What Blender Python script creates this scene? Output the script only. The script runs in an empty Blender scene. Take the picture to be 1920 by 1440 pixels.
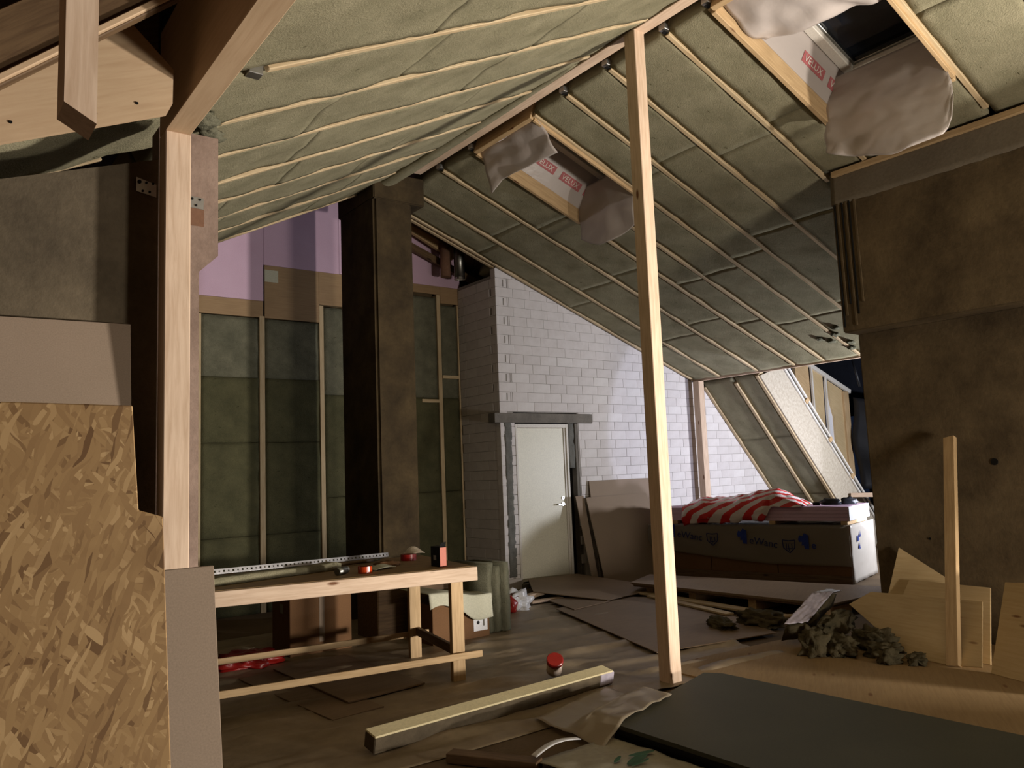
import bpy, bmesh, math, random
from mathutils import Vector, Matrix, noise

random.seed(7)
SC = bpy.context.scene
COL = SC.collection
V = Vector

# ------------------------------------------------------------------ camera
cam_data = bpy.data.cameras.new('camera')
cam_data.sensor_width = 36.0
cam_data.lens = 1500.0 / 1920.0 * 36.0
cam_data.clip_start = 0.05
cam_data.clip_end = 100
cam = bpy.data.objects.new('camera', cam_data)
COL.objects.link(cam)
yaw, pit, roll = math.radians(37.116), math.radians(6.376), math.radians(-2.297)
fwd = V((math.sin(yaw) * math.cos(pit), math.cos(yaw) * math.cos(pit), math.sin(pit)))
rgt = V((math.cos(yaw), -math.sin(yaw), 0))
upv = rgt.cross(fwd)
r2 = math.cos(roll) * rgt + math.sin(roll) * upv
u2 = -math.sin(roll) * rgt + math.cos(roll) * upv
mw = Matrix((r2, u2, -fwd)).transposed().to_4x4()
mw.translation = V((0, 0, 1.51))
cam.matrix_world = mw
SC.camera = cam

# ------------------------------------------------------------------ world (night)
world = bpy.data.worlds.new('night')
SC.world = world
world.use_nodes = True
world.node_tree.nodes['Background'].inputs[0].default_value = (0.010, 0.016, 0.035, 1)
world.node_tree.nodes['Background'].inputs[1].default_value = 0.5

# ------------------------------------------------------------------ work lamps
def lamp(name, kind, loc, target, power, color, size=0.2, cone=None, blend=0.1):
    d = bpy.data.lights.new(name, kind)
    d.energy = power
    d.color = color
    if kind == 'AREA':
        d.shape = 'RECTANGLE'; d.size = size; d.size_y = size * 0.7
    else:
        d.shadow_soft_size = size
    if kind == 'SPOT':
        d.spot_size = math.radians(cone); d.spot_blend = blend
    o = bpy.data.objects.new(name, d)
    COL.objects.link(o)
    o.location = loc
    o.rotation_euler = (V(target) - V(loc)).to_track_quat('-Z', 'Y').to_euler()
    return o

lamp('work_lamp_behind_shaft', 'AREA', (7.22, -1.15, 0.42), (3.6, 4.2, 2.6), 740, (1.0, 0.92, 0.82), 0.40)
lamp('work_lamp_floor', 'AREA', (4.95, -2.50, 0.60), (5.2, 5.0, 2.4), 215, (1.0, 0.91, 0.78), 0.75)
lamp('dormer_flood', 'SPOT', (9.75, 4.45, 1.05), (10.3, 8.56, 1.75), 235, (0.73, 0.77, 1.0), 0.05, 57, 0.12)
lamp('dormer_lamp', 'AREA', (11.2, 4.1, 1.45), (10.6, 7.6, 2.4), 210, (0.90, 0.92, 1.0), 0.25)

SC.view_settings.view_transform = 'Standard'
SC.view_settings.look = 'None'
SC.view_settings.exposure = 0.0
SC.view_settings.gamma = 1.0
SC.view_settings.use_curve_mapping = False

# ------------------------------------------------------------------ materials
MATS = {}
def lin(c):
    def f(v):
        v /= 255.0
        return v / 12.92 if v <= 0.04045 else ((v + 0.055) / 1.055) ** 2.4
    return (f(c[0]), f(c[1]), f(c[2]), 1)

class NT:
    def __init__(s, name, rough=0.8, spec=0.25):
        s.m = bpy.data.materials.new(name)
        s.m.use_nodes = True
        s.t = s.m.node_tree
        s.b = s.t.nodes['Principled BSDF']
        s.b.inputs['Roughness'].default_value = rough
        s.b.inputs['Specular IOR Level'].default_value = spec
        MATS[name] = s.m
    def n(s, typ, **k):
        nd = s.t.nodes.new(typ)
        for a, v in k.items():
            if a.startswith('_'):
                nd.inputs[a[1:].replace('_', ' ')].default_value = v
            else:
                setattr(nd, a, v)
        return nd
    def l(s, a, b):
        s.t.links.new(a, b)
    def coords(s, scale=(1, 1, 1), kind='Object'):
        tc = s.n('ShaderNodeTexCoord')
        mp = s.n('ShaderNodeMapping')
        mp.inputs['Scale'].default_value = scale
        s.l(tc.outputs[kind], mp.inputs['Vector'])
        return mp.outputs[0]
    def noise(s, vec, scale, detail=4, rough=0.55, dist=0.0):
        nd = s.n('ShaderNodeTexNoise')
        nd.inputs['Scale'].default_value = scale
        nd.inputs['Detail'].default_value = detail
        nd.inputs['Roughness'].default_value = rough
        nd.inputs['Distortion'].default_value = dist
        s.l(vec, nd.inputs['Vector'])
        return nd
    def ramp(s, fac, stops):
        r = s.n('ShaderNodeValToRGB')
        e = r.color_ramp.elements
        while len(e) < len(stops):
            e.new(0.5)
        for i, (p, c) in enumerate(stops):
            e[i].position = p; e[i].color = c
        s.l(fac, r.inputs[0])
        return r.outputs[0]
    def mix(s, fac, a, b, blend='MIX'):
        x = s.n('ShaderNodeMix', data_type='RGBA', blend_type=blend)
        for sock, v in ((x.inputs[0], fac), (x.inputs[6], a), (x.inputs[7], b)):
            if hasattr(v, 'is_output') or isinstance(v, bpy.types.NodeSocket):
                s.l(v, sock)
            else:
                sock.default_value = v
        return x.outputs[2]
    def color(s, c):
        if isinstance(c, bpy.types.NodeSocket):
            s.l(c, s.b.inputs['Base Color'])
        else:
            s.b.inputs['Base Color'].default_value = c
    def bump(s, h, strength=0.3, dist=0.01):
        b = s.n('ShaderNodeBump')
        b.inputs['Strength'].default_value = strength
        b.inputs['Distance'].default_value = dist
        s.l(h, b.inputs['Height'])
        s.l(b.outputs[0], s.b.inputs['Normal'])

def mottled(name, c1, c2, scale=3, rough=0.85, bump=0.2, bscale=40, detail=6, lo=0.3, hi=0.7, bd=0.01, spec=0.2):
    m = NT(name, rough, spec)
    v = m.coords()
    a = m.noise(v, scale, detail, 0.6)
    f = m.noise(v, bscale, 4, 0.6)
    c = m.ramp(a.outputs[0], [(lo, lin(c1)), (hi, lin(c2))])
    g = m.ramp(f.outputs[0], [(0.3, (0.82, 0.82, 0.82, 1)), (0.7, (1, 1, 1, 1))])
    m.color(m.mix(1.0, c, g, 'MULTIPLY'))
    if bump:
        m.bump(f.outputs[0], bump, bd)
    return m

def wood(name, c1, c2, knots=True, rough=0.65, kc=(110, 70, 40)):
    m = NT(name, rough, 0.3)
    oi = m.n('ShaderNodeObjectInfo')
    tc = m.n('ShaderNodeTexCoord')
    ad = m.n('ShaderNodeVectorMath', operation='ADD')
    sc = m.n('ShaderNodeVectorMath', operation='SCALE')
    cb = m.n('ShaderNodeCombineXYZ')
    for i in range(3):
        m.l(oi.outputs['Random'], cb.inputs[i])
    m.l(cb.outputs[0], sc.inputs[0]); sc.inputs[3].default_value = 37.0
    m.l(tc.outputs['Object'], ad.inputs[0]); m.l(sc.outputs[0], ad.inputs[1])
    mp = m.n('ShaderNodeMapping'); mp.inputs['Scale'].default_value = (0.7, 9, 9)
    m.l(ad.outputs[0], mp.inputs[0])
    g = m.noise(mp.outputs[0], 6, 5, 0.6, 0.4)
    col = m.ramp(g.outputs[0], [(0.30, lin(c2)), (0.62, lin(c1))])
    f = m.noise(ad.outputs[0], 1.5, 3)
    tone = m.ramp(f.outputs[0], [(0.3, (0.86, 0.84, 0.80, 1)), (0.7, (1.05, 1.03, 1.0, 1))])
    col = m.mix(1.0, col, tone, 'MULTIPLY')
    if knots:
        mk = m.n('ShaderNodeMapping'); mk.inputs['Scale'].default_value = (1.9, 6, 6)
        m.l(ad.outputs[0], mk.inputs[0])
        vo = m.n('ShaderNodeTexVoronoi'); vo.inputs['Scale'].default_value = 1.0
        m.l(mk.outputs[0], vo.inputs['Vector'])
        k = m.ramp(vo.outputs['Distance'], [(0.05, (1, 1, 1, 1)), (0.10, (0, 0, 0, 1))])
        col = m.mix(k, col, lin(kc))
    m.color(col)
    m.bump(g.outputs[0], 0.08, 0.004)
    return m

wood('timber', (214, 191, 170), (192, 166, 143))
wood('timber_warm', (198, 170, 132), (174, 146, 108))
wood('timber_rafter', (198, 180, 148), (176, 152, 118), knots=False)
wood('bench_top', (150, 126, 94), (122, 100, 72), kc=(80, 60, 40))
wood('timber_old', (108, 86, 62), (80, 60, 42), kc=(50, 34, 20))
wood('plywood', (196, 174, 136), (186, 162, 122), kc=(120, 84, 50))
wood('plywood_floor', (150, 126, 90), (138, 114, 80), kc=(110, 78, 48))
wood('gable_ply', (158, 132, 100), (146, 120, 90), knots=False)
wood('plywood_pale', (200, 174, 144), (188, 160, 130), knots=False)
wood('hardboard', (134, 114, 92), (122, 102, 82), knots=False, rough=0.55)
def woolly(name, c1, c2):
    m = NT(name, 0.97, 0.04)
    v = m.coords()
    a = m.noise(v, 3.5, 6, 0.65)
    f = m.noise(v, 95, 5, 0.7)
    p = m.noise(m.coords((1.0, 2.0, 1.0)), 10, 3, 0.65, 0.5)
    c = m.ramp(a.outputs[0], [(0.3, lin(c1)), (0.7, lin(c2))])
    g = m.ramp(f.outputs[0], [(0.3, (0.80, 0.80, 0.78, 1)), (0.7, (1.05, 1.05, 1.05, 1))])
    c = m.mix(1.0, c, g, 'MULTIPLY')
    pit = m.ramp(p.outputs[0], [(0.27, (0.32, 0.30, 0.24, 1)), (0.325, (1, 1, 1, 1))])      # torn holes between the fibres
    m.color(m.mix(1.0, c, pit, 'MULTIPLY'))
    mx = m.n('ShaderNodeMath', operation='MULTIPLY_ADD'); m.l(a.outputs[0], mx.inputs[0]); mx.inputs[1].default_value = 1.5; m.l(f.outputs[0], mx.inputs[2])
    m.bump(mx.outputs[0], 0.7, 0.016)
woolly('wool', (132, 127, 103), (156, 149, 124))
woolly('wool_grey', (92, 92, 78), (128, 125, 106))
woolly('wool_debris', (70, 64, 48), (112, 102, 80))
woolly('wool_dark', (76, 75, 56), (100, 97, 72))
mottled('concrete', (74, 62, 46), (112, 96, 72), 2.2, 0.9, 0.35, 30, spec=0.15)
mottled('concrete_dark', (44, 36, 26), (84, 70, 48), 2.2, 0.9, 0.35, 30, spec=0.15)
mottled('concrete_grey', (80, 71, 58), (112, 100, 82), 2.4, 0.9, 0.35, 30, spec=0.15)
mottled('concrete_band', (112, 102, 88), (124, 114, 98), 2.4, 0.9, 0.25, 40, spec=0.15)
mottled('concrete_purple', (118, 100, 90), (158, 138, 126), 3, 0.9, 0.35, 30, spec=0.15)
mottled('screed', (92, 76, 58), (118, 100, 78), 1.3, 0.85, 0.15, 50, spec=0.2)
mottled('mortar', (140, 135, 130), (164, 158, 152), 6, 0.95, 0.3, 60)
mottled('grey_mortar', (96, 96, 92), (124, 122, 116), 6, 0.95, 0.4, 60)
mottled('lintel', (104, 100, 94), (128, 122, 114), 5, 0.95, 0.3, 60)
mottled('gypsum', (142, 125, 108), (150, 132, 115), 1.5, 0.85, 0.03, 200)
mottled('gypsum_edge', (196, 188, 178), (206, 198, 188), 8, 0.9, 0.1, 100)
mottled('pink_foam', (206, 174, 196), (214, 184, 206), 2, 0.7, 0.05, 150)
mottled('cardboard', (108, 78, 52), (118, 86, 58), 2, 0.85, 0.05, 100)
mottled('green_sheet', (66, 67, 56), (76, 76, 64), 1.5, 0.6, 0.03, 80, spec=0.35)
mottled('dusty_film', (124, 108, 86), (160, 142, 116), 2.5, 0.5, 0.2, 14, spec=0.35)
mottled('packing_grey', (160, 155, 138), (178, 172, 154), 3, 0.6, 0.1, 30)
mottled('facing', (226, 212, 170), (234, 222, 182), 3, 0.8, 0.05, 80)
mottled('paper', (186, 184, 164), (198, 196, 176), 3, 0.8, 0.05, 80)
mottled('door_paint', (226, 222, 204), (230, 226, 208), 2, 0.45, 0.0, 80, spec=0.4)
mottled('white_paint', (214, 208, 198), (222, 216, 206), 2, 0.5, 0.0, 80, spec=0.4)
mottled('black', (14, 13, 12), (20, 19, 18), 4, 0.6, 0.0, 80)
mottled('lining', (170, 158, 140), (198, 188, 170), 22, 0.7, 0.05, 60)
mottled('membrane', (16, 16, 18), (26, 26, 30), 3, 0.5, 0.1, 20, spec=0.4)
mottled('red_plastic', (140, 24, 20), (156, 32, 26), 4, 0.35, 0.0, 80, spec=0.5)
mottled('red_print', (172, 98, 100), (178, 104, 106), 8, 0.6, 0.0, 80)
mottled('orange', (172, 66, 8), (178, 72, 10), 4, 0.5, 0.0, 80, spec=0.4)
mottled('orange_tape', (176, 60, 24), (184, 68, 30), 4, 0.25, 0.0, 80, spec=0.5)
mottled('blue_print', (38, 56, 128), (44, 62, 136), 8, 0.6, 0.0, 80)
mottled('navy_print', (26, 38, 84), (32, 44, 92), 8, 0.6, 0.0, 80)
mottled('green_print', (52, 92, 66), (62, 102, 74), 8, 0.6, 0.0, 80)
mottled('white_plastic', (222, 222, 226), (232, 232, 236), 4, 0.35, 0.0, 80, spec=0.5)
mottled('jar_plastic', (188, 172, 158), (198, 182, 168), 4, 0.35, 0.0, 80, spec=0.5)
mottled('rust', (116, 86, 68), (130, 98, 80), 6, 0.9, 0.1, 40)
mottled('navy_sheet', (30, 31, 38), (38, 40, 48), 3, 0.6, 0.1, 20)

m = NT('block', 0.9, 0.15)                                   # sand-lime blocks, slight tone change block by block
v = m.coords(); oi = m.n('ShaderNodeObjectInfo')
nn = m.noise(v, 9, 5)
base = m.ramp(oi.outputs['Random'], [(0.0, lin((206, 200, 198))), (0.5, lin((212, 206, 204))), (1.0, lin((217, 212, 210)))])
tone = m.ramp(nn.outputs[0], [(0.3, (0.90, 0.89, 0.88, 1)), (0.7, (1, 1, 1, 1))])
m.color(m.mix(1.0, base, tone, 'MULTIPLY')); m.bump(nn.outputs[0], 0.12, 0.004)

m = NT('osb', 0.7, 0.25)                                     # pressed strands: three layers of stretched cells
tc = m.n('ShaderNodeTexCoord')
col = None; hgt = None
for i, (ang, sc) in enumerate(((0.5, 14), (-0.6, 13), (1.35, 17), (2.3, 13), (0.05, 16), (1.9, 15), (0.9, 20), (-1.2, 20))):
    mr = m.n('ShaderNodeMapping'); mr.inputs['Rotation'].default_value = (0, 0, ang)
    mr.inputs['Location'].default_value = (i * 3.3, i * 1.7, 0)
    nz = m.n('ShaderNodeTexNoise'); nz.inputs['Scale'].default_value = 9.0
    m.l(tc.outputs['Object'], nz.inputs[0])
    wd = m.n('ShaderNodeMix', data_type='RGBA', blend_type='ADD'); wd.inputs[0].default_value = 0.035
    m.l(tc.outputs['Object'], wd.inputs[6]); m.l(nz.outputs[1], wd.inputs[7])
    m.l(wd.outputs[2], mr.inputs[0])
    mp = m.n('ShaderNodeMapping'); mp.inputs['Scale'].default_value = (sc, sc * 5.0, sc)
    m.l(mr.outputs[0], mp.inputs[0])
    vo = m.n('ShaderNodeTexVoronoi'); vo.inputs['Scale'].default_value = 1.0
    m.l(mp.outputs[0], vo.inputs['Vector'])
    sep = m.n('ShaderNodeSeparateColor'); m.l(vo.outputs['Color'], sep.inputs[0])
    c = m.ramp(sep.outputs[0], [(0.0, lin((104, 76, 48))), (0.12, lin((138, 108, 72))), (0.75, lin((154, 124, 84))), (1.0, lin((180, 150, 108)))])
    if col is None:
        col, hgt = c, sep.outputs[1]
    else:
        k = m.ramp(sep.outputs[2], [(0.48, (0, 0, 0, 1)), (0.52, (1, 1, 1, 1))])
        col = m.mix(k, col, c)
        mx = m.n('ShaderNodeMix', data_type='FLOAT'); m.l(k, mx.inputs[0]); m.l(hgt, mx.inputs[2]); m.l(sep.outputs[1], mx.inputs[3])
        hgt = mx.outputs[0]
fn = m.noise(tc.outputs['Object'], 4, 4)
st = m.ramp(fn.outputs[0], [(0.30, (0.62, 0.56, 0.50, 1)), (0.45, (1, 1, 1, 1))])
m.color(m.mix(0.8, col, st, 'MULTIPLY')); m.bump(hgt, 0.25, 0.004)

def film(name, tint, alpha, rough=0.35):
    m = NT(name, rough, 0.4)
    m.b.inputs['Base Color'].default_value = lin(tint)
    m.b.inputs['Alpha'].default_value = alpha
    tr = m.n('ShaderNodeBsdfTranslucent'); tr.inputs[0].default_value = lin(tint)
    mx = m.n('ShaderNodeMixShader'); mx.inputs[0].default_value = 0.25
    out = m.t.nodes['Material Output']
    m.l(m.b.outputs[0], mx.inputs[1]); m.l(tr.outputs[0], mx.inputs[2]); m.l(mx.outputs[0], out.inputs[0])
    nn = m.noise(m.coords(), 9, 3); m.bump(nn.outputs[0], 0.25, 0.02)
film('vapour_film', (206, 196, 190), 0.86)
film('wrap_film', (178, 168, 152), 0.36, 0.22)
film('wrap_film_white', (222, 216, 208), 0.9, 0.25)
film('floor_film', (206, 192, 170), 0.55, 0.3)

def metal(name, c, rough=0.3):
    m = NT(name, rough, 0.5); m.b.inputs['Metallic'].default_value = 1.0
    nn = m.noise(m.coords(), 12, 3)
    m.color(m.ramp(nn.outputs[0], [(0.3, lin([x * 0.85 for x in c])), (0.7, lin(c))]))
metal('steel', (216, 216, 220), 0.28)
metal('zinc', (190, 188, 184), 0.45)
m = NT('foil', 0.35, 0.6); m.b.inputs['Metallic'].default_value = 0.35
nn = m.noise(m.coords(), 14, 4); m.color(m.ramp(nn.outputs[0], [(0.3, lin((176, 168, 184))), (0.7, lin((212, 204, 218)))])); m.bump(nn.outputs[0], 0.4, 0.01)
metal('duct_steel', (150, 150, 146), 0.35)

m = NT('glass_night', 0.06, 0.6)
nn = m.noise(m.coords(), 2.0, 2)
m.color(m.ramp(nn.outputs[0], [(0.4, lin((14, 17, 22))), (0.7, lin((26, 32, 42)))]))

m = NT('striped_plastic', 0.28, 0.6)                         # red and white diagonal stripes
wv = m.n('ShaderNodeTexWave', wave_type='BANDS', bands_direction='DIAGONAL')
wv.inputs['Scale'].default_value = 3.4; wv.inputs['Distortion'].default_value = 1.6; wv.inputs['Detail'].default_value = 1.0
m.l(m.coords(), wv.inputs['Vector'])
m.color(m.ramp(wv.outputs[1], [(0.46, lin((212, 46, 44))), (0.50, lin((226, 216, 214)))]))
nn = m.noise(m.coords(), 12, 4); m.bump(nn.outputs[0], 0.5, 0.02)

m = NT('drill_steel', 0.3, 0.5)                              # galvanised profile with punched holes is real geometry; this is its skin
m.b.inputs['Metallic'].default_value = 0.9; m.color(lin((224, 224, 228)))

# ------------------------------------------------------------------ geometry helpers
def tag(o, label=None, cat=None, group=None, kind=None):
    if label: o['label'] = label
    if cat: o['category'] = cat
    if group: o['group'] = group
    if kind: o['kind'] = kind
    return o

def empty(name, loc):
    o = bpy.data.objects.new(name, None)
    COL.objects.link(o); o.location = loc
    o.empty_display_size = 0.1
    return o

def link(name, me, mat, parent, mtx):
    if mat is not None and not me.materials:
        me.materials.append(MATS[mat])
    o = bpy.data.objects.new(name, me)
    COL.objects.link(o)
    if parent is not None:
        o.parent = parent
        bpy_m = parent_world(parent).inverted() @ mtx
        o.matrix_basis = bpy_m
    else:
        o.matrix_basis = mtx
    return o

def parent_world(o):
    w = o.matrix_basis.copy()
    p = o.parent
    while p is not None:
        w = p.matrix_basis @ w
        p = p.parent
    return w

def frame(o, x, up=(0, 0, 1)):
    x = V(x).normalized(); z = V(up) - x * V(up).dot(x)
    if z.length < 1e-5:
        z = V((0, 1, 0)) - x * x.y
    z.normalize(); y = z.cross(x)
    m = Matrix((x, y, z)).transposed().to_4x4(); m.translation = V(o)
    return m

def mesh_from(name, vs, fs, smooth=False):
    me = bpy.data.meshes.new(name)
    me.from_pydata([tuple(v) for v in vs], [], fs)
    me.update()
    if smooth:
        for p in me.polygons: p.use_smooth = True
    return me

def box_mesh(name, sx, sy, sz, bev=0.0, centre=True):
    bm = bmesh.new()
    bmesh.ops.create_cube(bm, size=1)
    bmesh.ops.scale(bm, vec=(sx, sy, sz), verts=bm.verts)
    if not centre:
        bmesh.ops.translate(bm, vec=(sx / 2, sy / 2, sz / 2), verts=bm.verts)
    if bev:
        bmesh.ops.bevel(bm, geom=list(bm.edges), offset=bev, segments=1, affect='EDGES')
    me = bpy.data.meshes.new(name); bm.to_mesh(me); bm.free()
    return me

def beam(name, p0, p1, w, h, mat, parent=None, up=(0, 0, 1), bev=0.003):
    p0, p1 = V(p0), V(p1); L = (p1 - p0).length
    f = frame((p0 + p1) / 2, p1 - p0, up)
    return link(name, box_mesh(name, L, w, h, min(bev, w / 4, h / 4)), mat, parent, f)

def box(name, a, b, mat, parent=None, bev=0.002, long_axis=None):
    a, b = V(a), V(b); c = (a + b) / 2; d = b - a
    ax = long_axis if long_axis is not None else max(range(3), key=lambda i: abs(d[i]))
    dirs = [V((1, 0, 0)), V((0, 1, 0)), V((0, 0, 1))]
    ups = {0: 2, 1: 2, 2: 1}
    f = frame(c, dirs[ax], dirs[ups[ax]])
    loc = [abs((f.to_3x3().transposed() @ d)[i]) for i in range(3)]
    return link(name, box_mesh(name, *loc, min([bev] + [q / 4 for q in loc])), mat, parent, f)

def plate(name, pts, thick, mat, parent=None, back=None, bev=0.0):
    """Board with outline pts, extruded by thick away from the viewer side (back gives that way)."""
    pts = [V(p) for p in pts]
    x = (pts[1] - pts[0]).normalized()
    n = V((0, 0, 0))
    for i in range(1, len(pts) - 1):
        n += (pts[i] - pts[0]).cross(pts[i + 1] - pts[0])
    n.normalize()
    if back is not None and n.dot(V(back)) > 0:
        n = -n
    f = frame(pts[0], x, n)
    inv = f.inverted()
    loc = [inv @ p for p in pts]
    k = len(loc)
    vs = [(p.x, p.y, 0) for p in loc] + [(p.x, p.y, -thick) for p in loc]
    fs = [list(range(k)), list(range(2 * k - 1, k - 1, -1))]
    fs += [[i, k + i, k + (i + 1) % k, (i + 1) % k] for i in range(k)]
    me = mesh_from(name, vs, fs)
    bm = bmesh.new(); bm.from_mesh(me); bmesh.ops.recalc_face_normals(bm, faces=bm.faces)
    if bev:
        bmesh.ops.bevel(bm, geom=list(bm.edges), offset=bev, segments=1, affect='EDGES')
    bm.to_mesh(me); bm.free()
    return link(name, me, mat, parent, f)

def slab(name, o, u, v, thick, mat, parent=None, step=0.08, amp=0.010, edge=0.012, seed=0.0, freq=4.0, jag=0.0, up=None, cont=False, lift=0.0):
    """Lumpy batt: front face at o + u,v (seen side), body behind it along -normal."""
    o, u, v = V(o), V(u), V(v)
    lu, lv = u.length, v.length
    n = u.cross(v).normalized()
    if up is not None and n.dot(V(up)) < 0:
        n = -n
    f = frame(o, u, n); inv = f.to_3x3().transposed()
    vl = inv @ v
    nu, nv = max(2, int(lu / step)), max(2, int(lv / step))
    vs, fs = [], []
    idx = {}
    for i in range(nu + 1):
        for j in range(nv + 1):
            a, b = i / nu, j / nv
            px = a * lu + b * vl.x; py = b * vl.y
            wp_ = f @ V((px, py, 0)) if cont else V((px + seed, py, seed * 1.7))
            d = noise.fractal(wp_ * freq, 1.0, 2.0, 3) * amp + lift
            e = min(a * lu, (1 - a) * lu, b * lv, (1 - b) * lv)
            if e < edge * 2:
                d -= edge * (1 - e / (edge * 2))
            if jag and (i in (0, nu) or j in (0, nv)):
                px += noise.noise(V((px * 9 + seed, py * 9, 3.3))) * jag
                py += noise.noise(V((px * 9, py * 9 + seed, 7.3))) * jag
            idx[i, j] = len(vs); vs.append((px, py, d))
    for i in range(nu):
        for j in range(nv):
            fs.append([idx[i, j], idx[i + 1, j], idx[i + 1, j + 1], idx[i, j + 1]])
    ring = [(i, 0) for i in range(nu)] + [(nu, j) for j in range(nv)] + [(i, nv) for i in range(nu, 0, -1)] + [(0, j) for j in range(nv, 0, -1)]
    base = len(vs)
    for q in ring:
        p = vs[idx[q]]; vs.append((p[0], p[1], -thick))
    k = len(ring)
    for i in range(k):
        fs.append([idx[ring[i]], base + i, base + (i + 1) % k, idx[ring[(i + 1) % k]]])
    fs.append([base + i for i in range(k - 1, -1, -1)])
    me = mesh_from(name, vs, fs, True)
    bm = bmesh.new(); bm.from_mesh(me); bmesh.ops.recalc_face_normals(bm, faces=bm.faces); bm.to_mesh(me); bm.free()
    return link(name, me, mat, parent, f)

def sheet(name, fn, nu, nv, mat, parent=None, thick=0.002, origin=None):
    """Thin curved sheet (two-sided, with real thickness) from fn(a,b) -> world point."""
    P = [[V(fn(i / nu, j / nv)) for j in range(nv + 1)] for i in range(nu + 1)]
    o = V(origin) if origin is not None else P[0][0].copy()
    vs, fs = [], []
    for i in range(nu + 1):
        for j in range(nv + 1):
            vs.append(P[i][j] - o)
    for i in range(nu):
        for j in range(nv):
            a = i * (nv + 1) + j
            fs.append([a, a + nv + 1, a + nv + 2, a + 1])
    me = mesh_from(name, vs, fs, True)
    ob = link(name, me, mat, parent, Matrix.Translation(o))
    md = ob.modifiers.new('thickness', 'SOLIDIFY'); md.thickness = thick; md.offset = 0
    return ob

def blob(name, loc, size, mat, parent=None, sub=3, amp=0.25, freq=2.5, seed=0.0, rot=0.0, flat=True, squash=None):
    bm = bmesh.new()
    bmesh.ops.create_icosphere(bm, subdivisions=sub, radius=1)
    for q in bm.verts:
        c = q.co.copy()
        if squash:
            c = V([math.copysign(abs(t) ** squash, t) for t in c])
        d = 1 + amp * noise.fractal(c * freq + V((seed, seed * 2, seed * 3)), 1.0, 2.0, 4)
        c = c * d
        q.co = V((c.x * size[0], c.y * size[1], c.z * size[2]))
        if flat and q.co.z < -size[2] * 0.55:
            q.co.z = -size[2] * 0.55
    for fce in bm.faces: fce.smooth = True
    me = bpy.data.meshes.new(name); bm.to_mesh(me); bm.free()
    return link(name, me, mat, parent, Matrix.Translation(V(loc)) @ Matrix.Rotation(rot, 4, 'Z'))

def cyl(name, p0, p1, r, mat, parent=None, seg=24, r1=None, bev=0.0):
    p0, p1 = V(p0), V(p1); L = (p1 - p0).length
    bm = bmesh.new()
    bmesh.ops.create_cone(bm, cap_ends=True, segments=seg, radius1=r, radius2=r if r1 is None else r1, depth=L)
    if bev:
        ed = [e for e in bm.edges if len(e.link_faces) == 2 and any(len(q.verts) > 4 for q in e.link_faces)]
        bmesh.ops.bevel(bm, geom=ed, offset=bev, segments=2, affect='EDGES')
    for fce in bm.faces: fce.smooth = len(fce.verts) == 4
    me = bpy.data.meshes.new(name); bm.to_mesh(me); bm.free()
    f = (p1 - p0).to_track_quat('Z', 'Y').to_matrix().to_4x4(); f.translation = (p0 + p1) / 2
    return link(name, me, mat, parent, f)

def ring(name, p0, p1, ro, ri, mat, parent=None, seg=28):
    p0, p1 = V(p0), V(p1); L = (p1 - p0).length
    vs, fs = [], []
    for i in range(seg):
        a = 2 * math.pi * i / seg; c, s = math.cos(a), math.sin(a)
        vs += [(ro * c, ro * s, -L / 2), (ro * c, ro * s, L / 2), (ri * c, ri * s, L / 2), (ri * c, ri * s, -L / 2)]
    for i in range(seg):
        a, b = 4 * i, 4 * ((i + 1) % seg)
        for k in range(4):
            fs.append([a + k, b + k, b + (k + 1) % 4, a + (k + 1) % 4])
    me = mesh_from(name, vs, fs)
    f = (p1 - p0).to_track_quat('Z', 'Y').to_matrix().to_4x4(); f.translation = (p0 + p1) / 2
    return link(name, me, mat, parent, f)

def text(name, s, o, x, n, size, mat, parent=None, depth=0.001):
    """Flat lettering: baseline start o, reading along x, facing n."""
    cu = bpy.data.curves.new(name, 'FONT'); cu.body = s; cu.size = size; cu.extrude = depth
    cu.resolution_u = 3
    tmp = bpy.data.objects.new(name, cu); COL.objects.link(tmp)
    dg = bpy.context.evaluated_depsgraph_get()
    me = bpy.data.meshes.new_from_object(tmp.evaluated_get(dg))
    bpy.data.objects.remove(tmp); bpy.data.curves.remove(cu)
    me.materials.clear()
    return link(name, me, mat, parent, frame(o, x, n))

def clip(poly, a, b, c):
    """keep the part of 2D poly where a*x+b*z <= c"""
    out = []
    for i in range(len(poly)):
        p, q = poly[i], poly[(i + 1) % len(poly)]
        fp, fq = a * p[0] + b * p[1] - c, a * q[0] + b * q[1] - c
        if fp <= 0: out.append(p)
        if (fp < 0 < fq) or (fq < 0 < fp):
            t = fp / (fp - fq); out.append((p[0] + t * (q[0] - p[0]), p[1] + t * (q[1] - p[1])))
    return out

# ------------------------------------------------------------------ main levels
RS, LS = 0.3664, 0.5
RIDGE_X, RIDGE_Z = 4.56, 4.94
def RZ(x): return RIDGE_Z - RS * (x - RIDGE_X)
def LZ(x): return 4.96 - LS * (4.46 - x)
nR = V((RS, 0, 1)).normalized()          # up-normal of right slope
nL = V((-LS, 0, 1)).normalized()
def RP(x, y, h=0.0): return V((x, y, RZ(x))) + nR * h
def LP(x, y, h=0.0): return V((x, y, LZ(x))) + nL * h
EAVE_X = 10.17
WALL_Y = 8.563
def DZ(x): return 2.744 - 1.08 * (x - 10.466)      # steep lower slope
nD = V((1.08, 0, 1)).normalized()
def DP(x, y, h=0.0): return V((x, y, DZ(x))) + nD * h

# ================================================================== SETTING
def struct(o, label=None):
    o['kind'] = 'structure'
    if label: o['label'] = label
    return o

struct(box('floor', (-4, -6, -0.2), (15, 12, 0), 'screed', long_axis=0), 'dusty grey-brown screed floor of the attic')

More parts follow.
